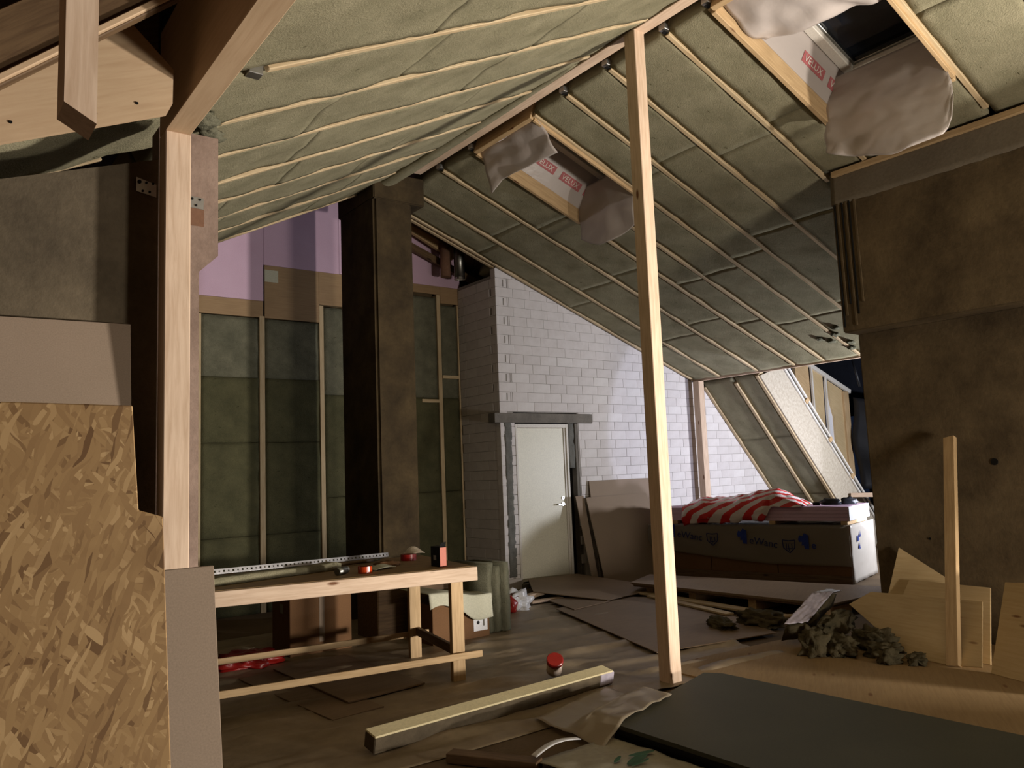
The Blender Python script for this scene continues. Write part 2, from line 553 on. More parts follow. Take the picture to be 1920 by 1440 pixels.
# --- roof decks (dark boards above the insulation)
def deck(name, quads, h0, h1, P, mat):
    vs, fs = [], []
    for (xa, xb, ya, yb) in quads:
        b = len(vs)
        vs += [P(xa, ya, h0), P(xb, ya, h0), P(xb, yb, h0), P(xa, yb, h0), P(xa, ya, h1), P(xb, ya, h1), P(xb, yb, h1), P(xa, yb, h1)]
        fs += [[b, b + 1, b + 2, b + 3], [b + 7, b + 6, b + 5, b + 4], [b, b + 4, b + 5, b + 1], [b + 1, b + 5, b + 6, b + 2], [b + 2, b + 6, b + 7, b + 3], [b + 3, b + 7, b + 4, b]]
    return struct(link(name, mesh_from(name, vs, fs), mat, None, Matrix.Identity(4)))

SK1 = (4.68, 6.15, 2.50, 3.50)      # near roof window opening x0,x1,y0,y1 on the slope
SK2 = (4.68, 6.10, 5.66, 6.62)      # far roof window
ceil_l = deck('ceiling_left', [(-3.0, 4.62, -6, 10.2)], 0.45, 0.50, LP, 'timber_old')
ceil_l['label'] = 'left roof slope of grey-green mineral wool between rafters'
ceil_r = deck('ceiling_right', [(4.3, 4.68, -6, 10.2), (6.15, 10.6, -6, 10.2), (4.68, 6.15, -6, 2.5), (4.68, 6.15, 3.5, 5.66), (4.68, 6.15, 6.62, 10.2)], 0.30, 0.35, RP, 'timber_old')
ceil_r['label'] = 'right roof slope of mineral wool with exposed rafters and two roof windows'
ceil_d = deck('ceiling_lower', [(10.36, 14.0, 7.44, 9.2)], 0.25, 0.30, DP, 'timber_old')
ceil_d['label'] = 'steep lower roof slope of mineral wool beside the dormer'

# --- left slope: rafters and batts
LY = [-2.0, -1.34, -0.68, -0.02, 0.64, 1.30, 1.97, 2.63, 3.29, 3.95, 4.61, 5.28, 5.95, 6.62, 7.28, 7.95]
for i, y in enumerate(LY):
    if y < 0.5: continue
    wob = 0.006 * math.sin(i * 2.1)
    beam('rafter', LP(1.20, y, 0.090 + wob), LP(4.43, y, 0.090), 0.040, 0.20, 'timber_rafter', ceil_l, nL, 0.004)
for i in range(len(LY) - 1):
    y0, y1 = LY[i] + 0.021, LY[i + 1] - 0.021
    if y1 < 0.5: continue
    cuts = [0.98, 2.05 + 0.35 * ((i * 7) % 3 - 1) * 0.5, 3.25 + 0.3 * ((i * 5) % 3 - 1) * 0.5, 4.44]
    for k in range(3):
        a, b = cuts[k], cuts[k + 1] + 0.002
        slab('wool_batt', LP(a, y0, 0), LP(b, y0, 0) - LP(a, y0, 0), V((0, y1 - y0, 0)), 0.2, 'wool', ceil_l, 0.05, 0.016, 0.0015, i * 3.1 + k * 1.7, 3.2, 0.0, up=-nL, cont=True, lift=0.0015 * math.sin(i * 5 + k * 3))
# the bay that runs on past the purlin towards the eave
slab('wool_batt', LP(-0.6, 3.55, 0), LP(0.98, 3.55, 0) - LP(-0.6, 3.55, 0), V((0, 0.55, 0)), 0.2, 'wool', ceil_l, 0.05, 0.018, 0.02, 91.0, 4.0, 0.014, up=-nL)
beam('rafter', LP(-0.6, 3.535, 0.08), LP(0.80, 3.52, 0.08), 0.03, 0.16, 'timber_rafter', ceil_l, nL)
beam('rafter', LP(-0.6, 4.125, 0.06), LP(0.70, 4.125, 0.06), 0.02, 0.10, 'timber_rafter', ceil_l, nL)

# --- right slope: rafters and batts
RYL = [(-0.2, 4.66, 6.7), (0.5, 4.66, 6.7), (1.2, 4.66, 6.7), (1.85, 4.66, 6.72), (2.475, 4.66, 6.60), (3.525, 4.66, 6.72), (3.95, 4.66, 6.80), (4.60, 4.66, 10.12), (5.16, 4.66, 10.12),
       (5.635, 4.66, 10.12), (6.18, 6.20, 10.12), (6.645, 4.66, 10.12), (7.28, 4.66, 10.12), (7.99, 4.72, 10.12), (8.52, 4.95, 10.12)]
for i, (y, xa, xb) in enumerate(RYL):
    if y < 0: continue
    beam('rafter', RP(xa, y, 0.072), RP(xb, y, 0.072), 0.040, 0.18, 'timber_rafter', ceil_r, nR, 0.003)
def right_batts(xa, xb, y0, y1, seed, pieces):
    L = (xb - xa) / pieces
    for k in range(pieces):
        a = xa + L * k + (0.0 if k == 0 else 0.22 * math.sin(seed * 1.3 + k))
        b = xa + L * (k + 1) + (0.0 if k == pieces - 1 else 0.22 * math.sin(seed * 1.3 + k + 1)) + 0.002
        slab('wool_batt', RP(a, y0, 0), RP(b, y0, 0) - RP(a, y0, 0), V((0, y1 - y0, 0)), 0.16, 'wool', ceil_r, 0.06, 0.014, 0.0015, seed * 2.3 + k, 3.0, 0.0, up=-nR, cont=True, lift=0.0012 * math.sin(seed * 5 + k * 3))
ys = [q[0] for q in RYL]
for i in range(len(ys) - 1):
    y0, y1 = ys[i] + 0.021, ys[i + 1] - 0.021
    if y1 < 0.5: continue
    xb = 10.13 if ys[i] > 3.9 else 6.71
    if abs(ys[i] - 2.475) < 0.01:
        right_batts(6.20, xb, y0, y1, i + 0.5, 1)
    elif abs(ys[i] - 5.635) < 0.01 or abs(ys[i] - 6.18) < 0.01:
        right_batts(6.18, xb, y0, y1, i + 0.5, 3)
    else:
        right_batts(4.64, xb, y0, y1, i + 0.5, 4 if xb > 8 else 2)
right_batts(6.30, 10.13, 8.545, 9.0, 33, 2)
beam('rafter', RP(4.9, 8.63, 0.06), RP(6.30, 8.63, 0.06), 0.05, 0.14, 'timber_rafter', ceil_r, nR)

# --- steep lower slope
for y, w in ((7.905, 0.05), (7.463, 0.05), (8.53, 0.05)):
    beam('rafter', DP(10.42 if y > 7.5 else 10.36, y, 0.055), DP(13.0, y, 0.055), w, 0.15, 'timber_rafter', ceil_d, nD, 0.004)
for k, (y0, y1) in enumerate(((7.489, 7.88), (7.93, 8.505))):
    for j in range(3):
        a, b = 10.36 + j * 0.88, 10.36 + (j + 1) * 0.88 - 0.004
        slab('wool_batt', DP(a, y0, 0), DP(b, y0, 0) - DP(a, y0, 0), V((0, y1 - y0, 0)), 0.15, 'wool', ceil_d, 0.07, 0.013, 0.012, 60 + k * 5 + j, 3.0, 0.004, up=-nD)

# --- eave beam
t = beam('eave_purlin', (10.19, 4.0, 2.895), (10.19, 8.55, 2.895), 0.05, 0.05, 'timber', None)
tag(t, 'pale timber eave purlin along the foot of the right roof slope', 'beam')

# ------------------------------------------------------------------ block wall with the door
DOOR_X0, DOOR_X1, DOOR_Z0, DOOR_Z1 = 6.50, 7.64, 0.0, 2.31
CORNER_X = 6.26
def wall_z(x):                       # top edge of the block wall under the roof
    return min(RZ(x), DZ(x) if x > 10.3 else 99) - 0.01
wall_d = bpy.data.meshes.new('wall_door')
pts = [(CORNER_X + 0.02, 0), (DOOR_X0 - 0.02, 0), (DOOR_X0 - 0.02, 2.33), (DOOR_X1 - 0.02, 2.33), (DOOR_X1 - 0.02, 0), (12.9, 0), (12.9, max(0.1, wall_z(12.9))), (10.33, wall_z(10.33)), (CORNER_X + 0.02, wall_z(CORNER_X))]
k = len(pts)
wall_d = mesh_from('wall_door', [(x, WALL_Y + 0.004, z) for x, z in pts] + [(x, WALL_Y + 0.14, z) for x, z in pts],
                   [list(range(k)), list(range(2 * k - 1, k - 1, -1))] + [[i, k + i, k + (i + 1) % k, (i + 1) % k] for i in range(k)])
wall_d = struct(link('wall_door', wall_d, 'mortar', None, Matrix.Identity(4)), 'white sand-lime block wall with the flat door')
CH, BL = 0.13, 0.30
full = box_mesh('brick', BL - 0.004, 0.12, CH - 0.004, 0.0015); full.materials.append(MATS['block'])
def brick_poly(poly, y, parent, axis='x'):
    k = len(poly)
    cx = sum(p[0] for p in poly) / k; cz = sum(p[1] for p in poly) / k
    vs = [(p[0] - cx, -0.06, p[1] - cz) for p in poly] + [(p[0] - cx, 0.06, p[1] - cz) for p in poly]
    fs = [list(range(k)), list(range(2 * k - 1, k - 1, -1))] + [[i, k + i, k + (i + 1) % k, (i + 1) % k] for i in range(k)]
    me = mesh_from('brick', vs, fs)
    return link('brick', me, 'block', parent, Matrix.Translation((cx, y, cz)))
hidden_vs, hidden_fs = [], []
nb = 0
cz = 0.0; row = 0
cand = []
while cz < 4.4:
    x = CORNER_X + (0.22 if row % 2 else 0.0)
    off = (row * 0.117) % BL if row % 3 else 0.0
    first = True
    while x < 12.4:
        L = BL
        if first and row % 2 == 0: L = 0.29
        if first and row % 2 == 1: L = 0.30 - off * 0.3
        x1 = x + L
        cand.append((x, x1, cz, cz + CH))
        x = x1; first = False
    cz += CH; row += 1
def hidden(x0, x1, z0, z1):          # behind stacked boards, the pallet or the roof window lining
    return (x0 > 7.75 and x1 < 9.9 and z1 < 0.75) or (x0 > 10.6 and z1 < 0.75)
for (x0, x1, z0, z1) in cand:
    poly = [(x0 + 0.002, z0 + 0.002), (x1 - 0.002, z0 + 0.002), (x1 - 0.002, z1 - 0.002), (x0 + 0.002, z1 - 0.002)]
    # door opening
    if z0 < DOOR_Z1 - 0.02:
        if x0 >= DOOR_X0 - 0.01 and x1 <= DOOR_X1 + 0.01: continue
        if x0 < DOOR_X0 < x1: poly = clip(poly, 1, 0, DOOR_X0 - 0.003)
        elif x0 < DOOR_X1 < x1: poly = clip(poly, -1, 0, -(DOOR_X1 + 0.003))
        if x1 < DOOR_X0 + 0.01 or x0 < DOOR_X0: continue       # narrow pier left of the door is built below
    elif z0 < 2.33 and x0 < 7.89:
        continue                                               # lintel
    poly = clip(poly, RS, 1, RIDGE_Z + RS * RIDGE_X - 0.02)
    if len(poly) >= 3: poly = clip(poly, 1.08, 1, 2.744 + 1.08 * 10.466 - 0.02)
    if len(poly) < 3: continue
    if max(p[0] for p in poly) - min(p[0] for p in poly) < 0.02: continue
    if hidden(x0, x1, z0, z1) or nb >= 298:
        k = len(poly); b = len(hidden_vs)
        hidden_vs += [(p[0], WALL_Y, p[1]) for p in poly] + [(p[0], WALL_Y + 0.1, p[1]) for p in poly]
        hidden_fs += [[b + i for i in range(k)], [b + i for i in range(2 * k - 1, k - 1, -1)]] + [[b + i, b + k + i, b + k + (i + 1) % k, b + (i + 1) % k] for i in range(k)]
        continue
    nb += 1
    jy = WALL_Y + 0.06 + random.uniform(-0.0015, 0.0015)
    if len(poly) == 4 and abs((poly[1][0] - poly[0][0]) - (BL - 0.004)) < 1e-4 and abs(poly[2][1] - poly[3][1]) < 1e-6:
        link('brick', full, None, wall_d, Matrix.Translation(((x0 + x1) / 2, jy, (z0 + z1) / 2)))
    else:
        brick_poly(poly, jy, wall_d)
if hidden_vs:
    o = link('brick_rows', mesh_from('brick_rows', hidden_vs, hidden_fs), 'block', wall_d, Matrix.Identity(4)); o['kind'] = 'stuff'
# grooved end blocks at the corner (every other course), with an L-shaped hollow
def groove_block(name, w, h):
    d0, d1 = 0.0, 0.03
    xs = [0, 0.045, w - 0.085, w - 0.05, w]; zs = [0.0, 0.012, 0.045, h]
    bm = bmesh.new()
    def q(x0, x1, y0, y1, z0, z1):
        r = bmesh.ops.create_cube(bm, size=1)
        bmesh.ops.scale(bm, vec=(x1 - x0, y1 - y0, z1 - z0), verts=r['verts'])
        bmesh.ops.translate(bm, vec=((x0 + x1) / 2, (y0 + y1) / 2, (z0 + z1) / 2), verts=r['verts'])
    q(0, w, 0.095, 0.12, 0, h)
    q(0, 0.05, 0, 0.095, 0, h); q(0.135, w - 0.03, 0, 0.095, 0, h); q(w - 0.018, w, 0, 0.095, 0, h)
    q(0.05, 0.135, 0, 0.095, 0, 0.012)
    q(0.05, 0.110, 0.03, 0.095, 0.03, 0.045)
    q(0.05, 0.135, 0, 0.095, h - 0.012, h)
    me = bpy.data.meshes.new(name); bm.to_mesh(me); bm.free(); me.materials.append(MATS['block'])
    return me
gb = groove_block('end_block', 0.214, CH - 0.006)
for r in range(1, 40, 2):
    z = r * CH
    if z < 2.33: continue
    if z + CH > RZ(CORNER_X + 0.21): break
    link('end_block', gb, None, wall_d, Matrix.Translation((CORNER_X + 0.002, WALL_Y, z + 0.003)))
# narrow pier left of the door: rough block edges with a grey mortar joint
for r in range(0, 18):
    z = r * CH + 0.06 if r else 0.06
    if z + CH > 2.33: break
    for x0, x1 in ((6.262, 6.325), (6.425, 6.495)):
        j = random.uniform(-0.006, 0.006)
        box('brick', (x0 - (0.004 if x0 < 6.3 else j), WALL_Y - 0.002, z), (x1 + (j if x0 < 6.3 else 0), WALL_Y + 0.10, z + CH - 0.006), 'block', wall_d, 0.003, long_axis=0)
o = slab('mortar_joint', (6.318, WALL_Y - 0.008, 0.16), (0.12, 0, 0), (0, 0, 2.14), 0.08, 'grey_mortar', wall_d, 0.02, 0.012, 0.006, 4.4, 14, 0.012, up=(0, -1, 0))
box('sill_block', (6.26, WALL_Y - 0.02, 0.0), (6.50, WALL_Y + 0.1, 0.14), 'block', wall_d, 0.004)
box('lintel', (6.15, WALL_Y - 0.03, 2.185), (7.89, WALL_Y + 0.12, 2.315), 'lintel', wall_d, 0.005)
# right of the door: dark joint with mortar lumps
box('jamb_back', (7.43, WALL_Y + 0.10, 0), (7.66, WALL_Y + 0.14, 2.19), 'black', wall_d)
box('jamb_block', (7.575, WALL_Y + 0.01, 0.0), (7.645, WALL_Y + 0.11, 2.18), 'lintel', wall_d, 0.004)
slab('mortar_joint', (7.46, WALL_Y + 0.02, 1.55), (0.11, 0, 0), (0, 0, 0.64), 0.06, 'grey_mortar', wall_d, 0.02, 0.014, 0.008, 9.4, 12, 0.014, up=(0, -1, 0))
for z in (0.22, 0.48, 0.74, 1.0):
    box('brick', (7.585, WALL_Y - 0.012, z), (7.66, WALL_Y + 0.08, z + 0.12), 'block', wall_d, 0.004)

# door
door = empty('door_1', (6.965, WALL_Y, 0)); struct(door, 'flat cream door in a cream frame, closed')
box('door_leaf', (6.535, WALL_Y + 0.025, 0.075), (7.36, WALL_Y + 0.065, 2.115), 'door_paint', door, 0.003)
fr = box('door_frame', (6.50, WALL_Y - 0.005, 0.06), (6.535, WALL_Y + 0.10, 2.17), 'white_paint', door, 0.003)
box('door_frame', (7.395, WALL_Y - 0.005, 0.06), (7.432, WALL_Y + 0.10, 2.17), 'white_paint', door, 0.003)
box('door_stop', (7.362, WALL_Y + 0.012, 0.075), (7.395, WALL_Y + 0.08, 2.12), 'white_paint', door, 0.003)
box('door_frame', (6.535, WALL_Y - 0.005, 2.12), (7.395, WALL_Y + 0.10, 2.17), 'white_paint', door, 0.003)
box('threshold', (6.50, WALL_Y - 0.05, 0.0), (7.44, WALL_Y + 0.08, 0.06), 'lintel', door, 0.004)
rose = cyl('rose', (7.30, WALL_Y + 0.026, 1.06), (7.30, WALL_Y + 0.012, 1.06), 0.026, 'steel', door)
hd = beam('lever_handle', (7.305, WALL_Y - 0.02, 1.06), (7.18, WALL_Y - 0.025, 1.06), 0.016, 0.018, 'steel', door)
cyl('spindle', (7.30, WALL_Y + 0.012, 1.06), (7.30, WALL_Y - 0.022, 1.06), 0.010, 'steel', door)
cyl('lock', (7.305, WALL_Y + 0.026, 1.145), (7.305, WALL_Y + 0.012, 1.145), 0.022, 'steel', door)
cyl('keyhole', (7.305, WALL_Y + 0.013, 1.145), (7.305, WALL_Y + 0.010, 1.145), 0.012, 'black', door)

# return of the block wall towards the gable (in shade)
wall_c = struct(box('wall_corner', (CORNER_X + 0.005, WALL_Y + 0.02, 0), (CORNER_X + 0.13, 9.5, 4.20), 'mortar', None, 0), 'shaded side of the block wall corner with grooved end blocks')
full_s = box_mesh('brick', 0.12, BL - 0.004, CH - 0.004, 0.0015); full_s.materials.append(MATS['block'])
half_s = box_mesh('brick', 0.12, 0.15 - 0.006, CH - 0.004, 0.0015); half_s.materials.append(MATS['block'])
gs = groove_block('end_block', 0.196, CH - 0.006)
r = 0
while (r + 1) * CH < 4.25:
    z = r * CH + CH / 2
    y = WALL_Y
    if r % 2 == 0 and z > 2.34:
        link('end_block', gs, None, wall_c, Matrix.Translation((CORNER_X, WALL_Y + 0.199, r * CH + 0.003)) @ Matrix.Rotation(-math.pi / 2, 4, 'Z'))
        y += 0.20
    elif r % 2:
        link('brick', half_s, None, wall_c, Matrix.Translation((CORNER_X + 0.06, y + 0.075, z))); y += 0.15
    while y < 9.45:
        e = min(y + BL, 9.49)
        if e - y > 0.28:
            link('brick', full_s, None, wall_c, Matrix.Translation((CORNER_X + 0.06, y + BL / 2, z)))
        elif e - y > 0.05:
            box('brick', (CORNER_X, y + 0.003, z - CH / 2 + 0.003), (CORNER_X + 0.12, e - 0.003, z + CH / 2 - 0.003), 'block', wall_c, 0.0025, long_axis=1)
        y = e
    r += 1

# ------------------------------------------------------------------ gable wall
gable = struct(box('wall_back', (-4, 9.62, 0), (8, 9.75, 6.2), 'concrete', None, 0), 'gable wall of timber studs, mineral wool and pink foam board')
GY = 9.5
studs = [(2.62, 2.675, 3.515), (3.362, 3.428, 3.545), (4.137, 4.195, 3.75), (4.535, 4.59, 3.70), (5.902, 5.962, 4.07), (6.242, 6.296, 3.95)]
for (a, b, zt) in studs:
    beam('stud', ((a + b) / 2, GY + 0.055, 0.0), ((a + b) / 2, GY + 0.055, zt), b - a, 0.12, 'timber_rafter', gable, (0, 1, 0))
bays = [(2.68, 3.355, 3.515), (3.433, 4.13, 3.515), (4.20, 4.53, 3.735), (4.595, 5.897, 4.03), (5.967, 6.238, 3.93)]
for i, (a, b, zt) in enumerate(bays):
    cuts = [0.0, 0.9, 2.0, 2.78, zt] if i < 2 else [0.0, 1.3, 2.6, zt]
    for j in range(len(cuts) - 1):
        top = j == len(cuts) - 2
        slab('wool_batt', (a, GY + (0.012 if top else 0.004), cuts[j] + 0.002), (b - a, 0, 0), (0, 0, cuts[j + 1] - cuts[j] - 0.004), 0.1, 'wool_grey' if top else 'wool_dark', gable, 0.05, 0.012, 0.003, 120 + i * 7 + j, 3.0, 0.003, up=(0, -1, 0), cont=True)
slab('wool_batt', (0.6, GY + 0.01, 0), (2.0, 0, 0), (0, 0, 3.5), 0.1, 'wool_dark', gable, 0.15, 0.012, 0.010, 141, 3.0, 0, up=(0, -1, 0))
for (a, b, z0, z1) in ((2.60, 3.41, 3.525, 3.73), (3.43, 4.136, 3.525, 4.188), (4.138, 4.65, 3.76, 4.188), (4.65, 5.965, 4.075, 4.192), (5.967, 6.30, 3.955, 4.192)):
    plate('plywood_strip', [(a, GY - 0.004, z0), (b, GY - 0.004, z0), (b, GY - 0.004, z1), (a, GY - 0.004, z1)], 0.02, 'gable_ply', gable, back=(0, 1, 0))
for (a, b, z0, z1) in ((1.2, 3.412, 3.733, 5.6), (3.416, 4.42, 4.19, 5.6), (4.424, 6.30, 4.194, 5.6)):
    plate('foam_board', [(a, GY - 0.008, z0), (b, GY - 0.008, z0), (b, GY - 0.008, z1), (a, GY - 0.008, z1)], 0.05, 'pink_foam', gable, back=(0, 1, 0))
plate('paper_patch', [(3.43, GY - 0.008, 3.98), (3.60, GY - 0.008, 3.98), (3.60, GY - 0.008, 4.13), (3.43, GY - 0.008, 4.13)], 0.003, 'paper', gable, back=(0, 1, 0))
for (a, b, z) in ((5.965, 6.24, 2.90), (5.62, 5.90, 2.555)):
    beam('noggin', (a, GY + 0.04, z), (b, GY + 0.04, z), 0.12, 0.045, 'timber_rafter', gable)

# rough plate and duct above the corner
t = beam('wall_plate', (5.3, 9.30, 5.02), (6.12, 9.30, 4.66), 0.06, 0.24, 'timber_warm'); tag(t, 'rough sawn board under the rafters beside the duct', 'board')
t = beam('eave_batten', (5.3, 9.36, 4.72), (6.75, 9.36, 4.19), 0.05, 0.10, 'timber_old'); tag(t, 'dark sloping batten behind the duct on the gable', 'batten')
du = empty('ventilation_duct', (6.06, 9.12, 4.22)); tag(du, 'round galvanised ventilation duct end above the block corner', 'duct')
cyl('pipe', (6.06, 9.12, 4.24), (6.06, 9.12, 4.86), 0.075, 'duct_steel', du)
ring('rim', (6.06, 9.12, 4.225), (6.06, 9.12, 4.25), 0.078, 0.06, 'steel', du)
cyl('end_cap', (6.06, 9.12, 4.235), (6.06, 9.12, 4.24), 0.062, 'white_paint', du)
t = cyl('clay_pipe', (5.88, 9.20, 4.26), (5.88, 9.20, 4.72), 0.07, 'rust'); tag(t, 'brown pipe stub left of the galvanised duct', 'pipe')

# ------------------------------------------------------------------ concrete shaft on the right
def two_box(name, boxes):
    bm = bmesh.new()
    for a, b in boxes:
        r = bmesh.ops.create_cube(bm, size=1)
        a, b = V(a), V(b)
        bmesh.ops.scale(bm, vec=b - a, verts=r['verts']); bmesh.ops.translate(bm, vec=(a + b) / 2, verts=r['verts'])
    bmesh.ops.bevel(bm, geom=list(bm.edges), offset=0.012, segments=2, affect='EDGES')
    me = bpy.data.meshes.new(name); bm.to_mesh(me); bm.free(); return me
me = two_box('wall_right', [((6.95, -0.22, 0), (9.0, 3.88, 2.66)), ((6.72, -0.25, 2.65), (9.0, 3.89, 4.11))])
shaft = struct(link('wall_right', me, 'concrete', None, Matrix.Identity(4)), 'brown concrete shaft with a wider upper part')
slab('plaster_band', (6.715, -0.23, 3.83), (0, 4.12, 0), (0, 0, 0.30), 0.01, 'concrete_band', shaft, 0.05, 0.004, 0.0, 12, 6, 0.010, up=(-1, 0, 0))
for i, y in enumerate((3.86, 3.83, 3.79, 3.75, 3.72, 3.67)):
    beam('board_mark', (6.716, y, 2.70 + 0.1 * (i % 3)), (6.716, y + 0.004, 3.84), 0.016 + 0.006 * (i % 2), 0.012, 'concrete' if i % 2 else 'black', shaft, (1, 0, 0), 0.003)
cyl('anchor_hole', (6.955, 2.83, 1.45), (6.944, 2.83, 1.45), 0.028, 'black', shaft, 12)
cyl('anchor_hole', (6.955, 3.40, 0.82), (6.944, 3.40, 0.82), 0.010, 'black', shaft, 10)
t = beam('shaft_wall_plate', (6.70, 0.2, 4.115), (6.70, 3.85, 4.115), 0.05, 0.05, 'timber_warm'); tag(t, 'thin timber strip between right roof slope and concrete shaft', 'batten')

# ------------------------------------------------------------------ left concrete
me = mesh_from('wall_left', [(-4, 3.46, 0), (0.80, 3.46, 0), (0.80, 3.46, 2.885), (0.24, 3.46, 2.69), (-4, 3.46, 1.3), (-4, 3.58, 0), (0.80, 3.58, 0), (0.80, 3.58, 2.885), (0.24, 3.58, 2.69), (-4, 3.58, 1.3)],
               [[0, 1, 2, 3, 4], [9, 8, 7, 6, 5], [0, 5, 6, 1], [1, 6, 7, 2], [2, 7, 8, 3], [3, 8, 9, 4], [4, 9, 5, 0]])
wl = struct(link('wall_left', me, 'concrete_grey', None, Matrix.Identity(4)), 'grey concrete upstand wall on the left')
# things further round the room that only close it in
struct(box('wall_outer_left', (-4.2, -6, 0), (-4, 12, 3), 'concrete_grey', None, 0))
struct(box('wall_behind', (-4, -6.2, 0), (15, -6, 6), 'concrete', None, 0))

pier = empty('concrete_pier', (0.95, 3.56, 0)); tag(pier, 'concrete pier with a corbelled head behind the left timber post', 'pier')
vs = [(0.80, 0), (0.965, 0), (0.965, 2.42), (1.045, 2.50), (1.045, 3.03), (0.80, 3.03)]
k = len(vs)
me = mesh_from('pier_shaft', [(x - 0.95, -0.10, z) for x, z in vs] + [(x - 0.95, 0.02, z) for x, z in vs], [list(range(k)), list(range(2 * k - 1, k - 1, -1))] + [[i, k + i, k + (i + 1) % k, (i + 1) % k] for i in range(k)])
link('pier_shaft', me, 'concrete_purple', pier, Matrix.Translation((0.95, 3.56, 0)))
plate('rust_stain', [(0.93, 3.459, 2.62), (0.985, 3.459, 2.62), (0.985, 3.459, 2.72), (0.93, 3.459, 2.72)], 0.002, 'rust', pier, back=(0, 1, 0))

column = empty('concrete_column', (4.18, 7.95, 0)); tag(column, 'tall brown concrete column under the far end of the ridge beam', 'column')
bm = bmesh.new()
r = bmesh.ops.create_cube(bm, size=1); bmesh.ops.scale(bm, vec=(0.48, 0.86, 4.56), verts=r['verts']); bmesh.ops.translate(bm, vec=(0, 0, 2.28), verts=r['verts'])
bmesh.ops.bevel(bm, geom=[e for e in bm.edges if abs(e.verts[0].co.z - e.verts[1].co.z) > 1], offset=0.03, segments=3, affect='EDGES')
me = bpy.data.meshes.new('shaft'); bm.to_mesh(me); bm.free()
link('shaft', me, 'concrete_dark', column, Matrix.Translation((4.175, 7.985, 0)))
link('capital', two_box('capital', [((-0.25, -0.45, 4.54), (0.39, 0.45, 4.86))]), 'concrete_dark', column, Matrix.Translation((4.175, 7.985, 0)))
# ------------------------------------------------------------------ dormer at the far right
t = plate('dormer_lining', [DP(10.37, 7.41, 0.0), DP(13.1, 7.41, 0.0), DP(13.1, 7.41, 0.53), DP(10.55, 7.41, 0.53)], 0.025, 'lining', None, back=(0, 1, 0)); tag(t, 'pale speckled lining board of the dormer opening beside the steep slope', 'board')
rail = empty('dormer_window_rail', DP(12.0, 7.40, 0.56)); tag(rail, 'white metal glazing rail along the dormer lining board', 'rail')
beam('rail', DP(10.5, 7.40, 0.555), DP(13.1, 7.40, 0.555), 0.03, 0.03, 'white_paint', rail, nD)
beam('rail', DP(10.5, 7.38, 0.62), DP(13.1, 7.38, 0.62), 0.03, 0.03, 'white_paint', rail, nD)
beam('channel', DP(10.5, 7.41, 0.59), DP(13.1, 7.41, 0.59), 0.02, 0.04, 'duct_steel', rail, nD)
for x in (11.05, 11.63, 12.2, 12.85):
    beam('bracket', DP(x, 7.385, 0.59), DP(x + 0.05, 7.385, 0.59), 0.05, 0.09, 'timber_warm', rail, nD)
cheek = empty('dormer_cheek', (13.2, 8.0, 1.2)); tag(cheek, 'timber framed dormer cheek with two white glazing bars', 'frame')
def cheek_panel(name, pts, mat, th=0.06, y=8.0):
    return plate(name, [(x, y, z) for x, z in pts], th, mat, cheek, back=(0, 1, 0))
cheek_panel('stud', [(12.2, 2.2), (12.60, 2.0), (12.60, 3.2), (12.2, 3.3)], 'timber_warm')
cheek_panel('stud', [(12.66, 1.9), (12.98, 1.6), (13.02, 3.08), (12.66, 3.2)], 'plywood')
cheek_panel('glass_pane', [(13.06, 1.6), (13.34, 1.3), (13.34, 2.6), (13.06, 3.0)], 'white_plastic', 0.01, 8.04)
cheek_panel('stud', [(13.30, 1.2), (13.74, 1.0), (13.80, 2.72), (13.16, 2.95), (13.22, 2.55), (13.3, 2.3)], 'plywood')
beam('glazing_bar', (12.63, 7.97, 3.2), (12.63, 7.97, 1.9), 0.035, 0.04, 'white_paint', cheek, (0, 1, 0))
beam('glazing_bar', (13.05, 7.97, 3.05), (13.03, 7.97, 1.5), 0.035, 0.04, 'white_paint', cheek, (0, 1, 0))
beam('top_rail', (12.55, 7.98, 3.22), (13.84, 7.98, 2.76), 0.05, 0.07, 'white_paint', cheek)
box('end_stud', (13.60, 7.96, 0.9), (13.76, 8.05, 2.76), 'timber_warm', cheek)
t = sheet('roof_membrane', lambda a, b: (13.72 + 0.5 * a + 0.05 * math.sin(9 * b + 4 * a), 7.86 - 1.25 * a + 0.05 * math.sin(3 * b) * (1 - a), 0.98 + (1.66 - 0.3 * a) * b), 14, 16, 'membrane', None, 0.004)
tag(t, 'black roofing membrane hanging beside the dormer cheek', 'membrane')
t = sheet('night_sky_sheet', lambda a, b: (14.6, 9.4 - 4.4 * a, 2.3 + 1.9 * b + 0.05 * math.sin(7 * a)), 12, 6, 'navy_sheet', None, 0.004); tag(t, 'dark blue sheet standing for the night sky in the dormer opening at top right', 'tarpaulin')  # navy sheet added for the night sky beyond the dormer
t = sheet('low_tarp', lambda a, b: (13.9, 7.8 - 2.2 * a, 0.5 + 0.9 * b + 0.03 * math.sin(9 * a)), 10, 5, 'navy_sheet', None, 0.004); tag(t, 'blue tarpaulin low behind the black membrane', 'tarpaulin')
t = cyl('prop', (13.0, 7.30, 2.75), (12.95, 7.37, 3.25), 0.022, 'membrane'); tag(t, 'thin dark prop hanging in the dormer opening', 'prop')
t = beam('dormer_sill', (12.55, 7.36, 0.93), (12.75, 6.6, 0.93), 0.10, 0.07, 'timber'); tag(t, 'short timber sill at the foot of the dormer opening', 'sill')
t = beam('wall_post', (10.11, 8.40, 0), (10.11, 8.40, 2.86), 0.125, 0.12, 'timber', None, (0, 1, 0)); tag(t, 'pale timber post against the white block wall under the eave', 'post')

# ------------------------------------------------------------------ timber frame
t = beam('ridge_beam', (4.505, -4.0, 5.045), (4.505, 7.60, 5.045), 0.115, 0.21, 'timber', None); tag(t, 'long timber ridge beam where both roof slopes meet', 'beam')
